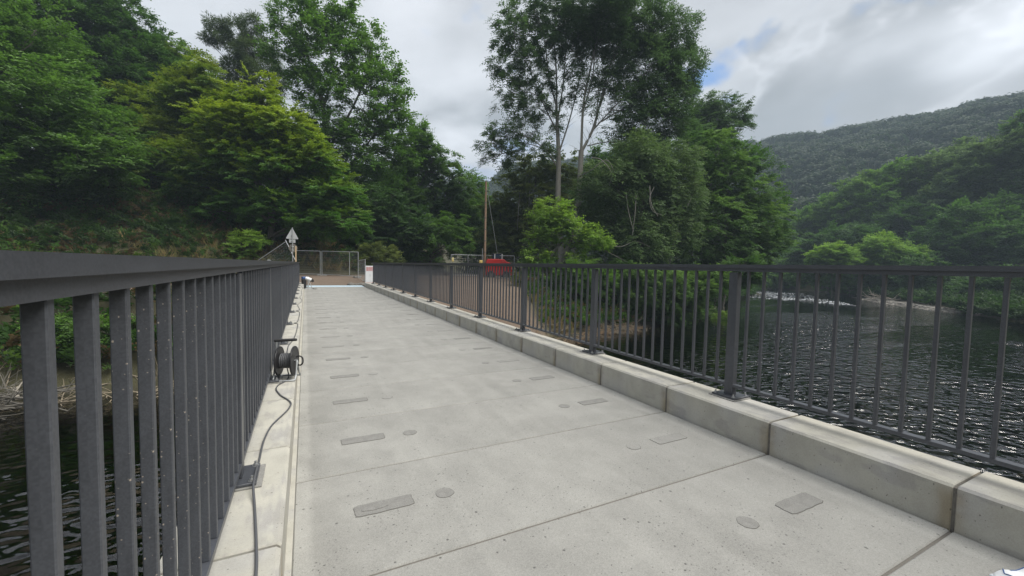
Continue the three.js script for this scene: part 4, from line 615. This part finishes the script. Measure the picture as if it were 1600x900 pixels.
{ // wooden pole with its stay wire
  const b = gp(757, 40), top = survey(756, 285, 40), H = top.y - b.y, t = thing('wooden_pole', 'tall slim wooden pole with metal bands behind the right railing', 'pole', b.toArray());
  put('shaft', new THREE.CylinderGeometry(0.09, 0.13, H + 0.3, 14, 6).translate(0, H / 2 - 0.15, 0), M.wood, t);
  for (const q of [0.26, 0.38, 0.5, 0.62, 0.78, 0.9]) put('band', new THREE.CylinderGeometry(0.137 - 0.04 * q, 0.139 - 0.04 * q, 0.09, 14).translate(0, H * q, 0), M.filler, t);
  put('cap', new THREE.ConeGeometry(0.11, 0.1, 14).translate(0, H + 0.04, 0), M.filler, t);
  put('insulator', mergeGeometries([new THREE.CylinderGeometry(0.05, 0.07, 0.16, 12).translate(0.19, H - 0.9, 0.02), rod([0, H - 1, 0], [0.2, H - 0.98, 0.02], 0.02)].map((g) => g.toNonIndexed())), M.rubber, t);
  put('stay_wire', rod([0.1, H - 0.6, 0], survey(779, 408, 40).sub(b).toArray(), 0.016, 6), M.zinc, t).userData.label = 'thin pale stay wire slanting down to the right';
}
{ const b = gp(753.2, 40), h = survey(753, 388, 40).y - b.y; tag(put('steel_post', rod([0, -0.1, 0], [0, h, 0], 0.035), M.galv, scene), 'thin grey steel post close to the left of the wooden pole', 'post').position.copy(b); }
{ // red vehicle beyond the fence
  const b = gp(776, 39.5, -0.28), t = thing('construction_vehicle', 'red compact construction vehicle with dark cab windows behind the fence', 'vehicle', b.toArray(), -0.35); t.scale.set(0.8, 1.0, 0.8);
  const sh = new THREE.Shape([[-1.25, 0.55], [-1.25, 1.75], [-1.15, 1.95], [0.75, 1.95], [1.1, 1.72], [1.6, 1.6], [1.7, 1.4], [1.7, 0.55]].map((p) => new THREE.Vector2(...p)));
  put('body', new THREE.ExtrudeGeometry(sh, { depth: 1.3, bevelEnabled: true, bevelSize: 0.06, bevelThickness: 0.08, bevelSegments: 3 }).translate(0, 0, -0.65), M.red, t);
  put('cab', bar(1.1, 0.46, 1.05, 0.05).translate(0.0, 2.28, 0), M.glassDark, t);
  for (const x of [-0.3, 0.56]) for (const z of [-0.54, 0.54]) put('cab_pillar', bar(0.07, 0.48, 0.06, 0.015).translate(x, 2.26, z), M.white, t);
  put('cab_roof', bar(1.2, 0.05, 1.12, 0.015).translate(0, 2.53, 0), M.black, t);
  for (const x of [-0.75, 1.05]) for (const z of [-0.72, 0.72]) { const w = put('wheel', new THREE.CylinderGeometry(0.45, 0.45, 0.3, 24).rotateX(Math.PI / 2).translate(x, 0.45, z), M.rubber, t); put('rim', new THREE.CylinderGeometry(0.22, 0.22, 0.32, 18).rotateX(Math.PI / 2).translate(x, 0.45, z), M.filler, w); }
  put('bumper', bar(0.2, 0.3, 1.4, 0.04).translate(1.85, 0.7, 0), M.rubber, t);
}
{ const b = gp(751, 39, 0), t = thing('site_lamp', 'yellowish site lamp on a short stand left of the wooden pole', 'lamp', b.toArray()); const h = survey(751, 409, 39).y - b.y; put('stand', rod([0, 0, 0], [0, h - 0.2, 0], 0.03), M.galv, t); put('housing', mergeGeometries([bar(0.34, 0.3, 0.16, 0.05).translate(0, h, 0), new THREE.CylinderGeometry(0.12, 0.14, 0.08, 16).rotateX(Math.PI / 2).translate(0, h, 0.1).toNonIndexed()].map((g) => g.index ? g.toNonIndexed() : g)), M.yellow, t); }
{ const b = survey(707.5, 404, 39.8), t = thing('warning_lamp', 'small pale yellow warning lamp hanging on the left fence post', 'lamp', b.toArray()); put('lens', new THREE.CylinderGeometry(0.11, 0.11, 0.09, 20).rotateX(Math.PI / 2), std({ color: col(0.62, 0.56, 0.28), roughness: 0.3 }), t); put('battery_case', bar(0.2, 0.16, 0.1, 0.02).translate(0, -0.2, 0), M.yellow, t); put('hook', tube([[0, 0.1, 0], [0, 0.22, 0], [-0.08, 0.28, 0], [-0.14, 0.22, 0]], 0.012, 16), M.galv, t); }

// driftwood
function branch(q, a, dir, L, r0, depth, G) { // a forked dead branch
  const pts = [a.clone()], d = dir.clone().normalize(); for (let i = 1; i <= 5; i++) { d.x += (q() - 0.5) * 0.35; d.y += (q() - 0.5) * 0.25; d.z += (q() - 0.5) * 0.35; d.normalize(); pts.push(pts[i - 1].clone().addScaledVector(d, L / 5)); }
  G.add(pts, r0, r0 * 0.35, 6); if (depth > 0) for (let k = 0; k < 3; k++) branch(q, pts[2 + k], d.clone().add(V(q() - 0.5, 0.5 * q(), q() - 0.5).multiplyScalar(1.8)), L * (0.35 + 0.3 * q()), r0 * 0.5, depth - 1, G);
}
{
  const q = rng(21), b = survey(1100, 486, 48); b.y = WL + 0.12; const t = thing('dead_log', 'pale dead log with bare roots at the waterline under the alder', 'log', b.toArray());
  const G = new Limbs(); G.add([V(-1.6, 0.15, 0.5), V(-0.6, 0.22, 0.2), V(0.5, 0.2, 0), V(1.6, 0.1, -0.3), V(2.6, 0.3, -0.4)], 0.2, 0.1, 9); put('trunk', G.build(), M.drift, t);
  for (let k = 0; k < 6; k++) { const B = new Limbs(); branch(q, V(-0.3 + k * 0.35, 0.25, 0.1), V(q() - 0.5, 0.9, q() - 0.5), 1.0 + 0.8 * q(), 0.06, 1, B); put('root', B.build(), M.drift, t); }
}
{
  const q = rng(31), b = survey(1375, 466, 71); b.y = height(b.x, b.z) + 0.1; b.y = Math.max(b.y, WL + 0.25); const t = thing('driftwood_heap', 'heap of grey driftwood on the gravel bar across the river', 'driftwood', b.toArray());
  for (let k = 0; k < 11; k++) { const B = new Limbs(), a = V((q() - 0.5) * 6, 0.1 + 0.4 * q(), (q() - 0.5) * 3); branch(q, a, V(q() - 0.5, 0.04 * q(), q() - 0.5), 1.6 + 2 * q(), 0.06 + 0.07 * q(), 1, B); put('branch', B.build(), M.drift, t); }
}
{
  const q = rng(41), b = survey(0, 616, 12.9); b.y = WL + 0.1; const t = thing('brushwood_heap', 'heap of pale washed up brushwood seen low through the left railing', 'driftwood', b.toArray()), B = new Limbs();
  for (let k = 0; k < 60; k++) branch(q, V((q() - 0.5) * 2.4, 0.05 + 0.35 * q(), (q() - 0.5) * 1.4), V(q() - 0.5, 0.15 * (q() - 0.3), (q() - 0.5) * 0.6), 0.7 + 0.7 * q(), 0.018 + 0.018 * q(), 1, B);
  stuff(put('twigs', B.build(), M.bark, t));
  for (let k = 0; k < 2; k++) { const L = new Limbs(); branch(q, V((q() - 0.5) * 2, 0.3, 0.2), V(q() - 0.5, 0.1, q() - 0.5), 1.2, 0.06, 1, L); put('branch', L.build(), M.drift, t); }
}
{ // washed up sticks and leaves below the right railing, and stones of the gravel bar
  const q = rng(51), S = new Leaves(), stick = (() => { const G = new Limbs(), p = rng(3); branch(p, V(0, 0, 0), V(0, 0.05, 1), 1, 0.022, 1, G); const g = G.build(); g.setAttribute('color', new THREE.Float32BufferAttribute(new Array(g.attributes.position.count * 3).fill(1), 3)); return g; })();
  for (let k = 0; k < 520; k++) { const x = lerp(12, 24.5, q()), z = poly(FAR, x) - lerp(-0.3, 3.4, q() * q()); S.add(V(x, Math.max(height(x, z), WL) + 0.05 + 0.12 * q(), z), V(q() - 0.5, (q() - 0.5) * 0.3, q() - 0.5), 0.4 + 0.9 * q(), q() < 0.4 ? col(0.18, 0.12, 0.07) : col(0.18, 0.15, 0.11), q, 3); }
  for (let k = 0; k < 160; k++) { const x = lerp(-13, -2.5, q()), z = poly(FAR, x) - lerp(-0.2, 2.5, q() * q()); S.add(V(x, Math.max(height(x, z), WL) + 0.05, z), V(q() - 0.5, (q() - 0.5) * 0.5, q() - 0.5), 0.4 + 0.9 * q(), col(0.26, 0.22, 0.16), q, 3); }
  stuff(S.build('driftwood_litter', [stick], scene, M.dry)[0], 'brown sticks and litter washed up along the far bank', 'driftwood');
  const T = new Leaves(), stone = new THREE.IcosahedronGeometry(0.16, 1); { const p = stone.attributes.position; for (let i = 0; i < p.count; i++) { const s = 0.8 + 0.4 * fbm(p.getX(i) * 9, p.getY(i) * 9 + p.getZ(i) * 7, 2, 4); p.setXYZ(i, p.getX(i) * s, p.getY(i) * s * 0.6, p.getZ(i) * s); } stone.computeVertexNormals(); stone.setAttribute('color', new THREE.Float32BufferAttribute(new Array(p.count * 3).fill(1), 3)); }
  for (let k = 0; k < 2600; k++) { const x = lerp(76, 100, q()), z = poly(NEAR, x) + lerp(-2.2, 2.5, q()); const h = height(x, z); if (h < WL - 0.25) continue; const n = 0.10 + 0.12 * q(); T.add(V(x, Math.max(h, WL - 0.1) + 0.03, z), V(q() - 0.5, 0, q() - 0.5), 0.6 + 1.6 * q() * q(), col(n * 1.05, n * 0.97, n * 0.85), q, 0.4); }
  stuff(T.build('gravel', [stone], scene, M.dry)[0], 'pale gravel bar along the other side of the river', 'gravel');
}
// white shoes at the lower right corner
function shoe(label, x, z, turn) {
  const t = thing('white_shoe', label, 'shoe', [x, 0.001, z], turn), P = [], I = [], n = 22, m = 20; // toe at the origin, heel along +z
  const halfW = (s) => 0.050 * Math.pow(Math.sin(Math.PI * clamp(0.08 + s * 0.86, 0, 1)), 0.42) * (1 - 0.22 * sstep(0.35, 0.65, s) + 0.06 * sstep(0.7, 0.95, s)), top = (s) => lerp(0.034, 0.062, sstep(0, 0.16, s)) + 0.05 * sstep(0.3, 0.62, s);
  for (let i = 0; i <= n; i++) { const s = i / n, e = i === 0 || i === n ? 0.35 : 1; for (let k = 0; k <= m; k++) { const a = k / m * Math.PI, c = Math.cos(a), q = Math.pow(Math.sin(a), 0.7); P.push(Math.sign(c) * Math.pow(Math.abs(c), 0.8) * halfW(s) * e, 0.022 + q * (top(s) - 0.022) * (e < 1 ? 0.55 : 1), s * 0.285); } }
  for (let i = 0; i < n; i++) for (let k = 0; k < m; k++) { const a = i * (m + 1) + k, b = a + m + 1; I.push(a, b, a + 1, a + 1, b, b + 1); }
  const c0 = P.length / 3; P.push(0, 0.035, -0.002); for (let k = 0; k < m; k++) I.push(c0, k, k + 1);
  const g = new THREE.BufferGeometry(); g.setAttribute('position', new THREE.Float32BufferAttribute(P, 3)); g.setAttribute('uv', new THREE.Float32BufferAttribute(new Array(P.length / 3 * 2).fill(0), 2)); g.setIndex(I); g.computeVertexNormals();
  put('upper', g, M.white, t);
  const out = []; for (let i = 0; i <= n; i++) out.push([halfW(i / n) + 0.005, i / n * 0.285]); const pts = [...out, ...out.slice().reverse().map(([a, b]) => [-a, b])];
  put('sole', extrude(pts.map(([a, b]) => [a, -b]), 0.026, 0.004).rotateX(-Math.PI / 2), M.pale, t);
  const seam = (f, a, b) => { const p = []; for (let i = 0; i <= 14; i++) p.push(f(lerp(a, b, i / 14))); return tube(p, 0.0022, 50, 6); };
  const over = (s, ang) => { const c = Math.cos(ang), q = Math.pow(Math.sin(ang), 0.7); return V(Math.sign(c) * Math.pow(Math.abs(c), 0.8) * halfW(s) * 1.02, 0.022 + q * (top(s) - 0.022) * 1.03, s * 0.285); };
  put('blue_seam', seam((u) => over(0.10 + 0.10 * Math.abs(u), Math.PI / 2 + u * 1.2), -1, 1), M.blue, t); put('blue_seam', seam((u) => over(0.22 + 0.3 * u, 1.25 - 0.5 * u), 0, 1), M.blue, t); put('blue_seam', seam((u) => over(0.22 + 0.3 * u, 1.9 + 0.5 * u), 0, 1), M.blue, t);
}
shoe('tip of the left white shoe with blue seams, at the bottom edge of the view', 2.44, -0.70, 0.3);
shoe('tip of the right white shoe with blue seams, at the bottom right corner', 2.72, -0.585, 0.9);
renderer.render(scene, camera);
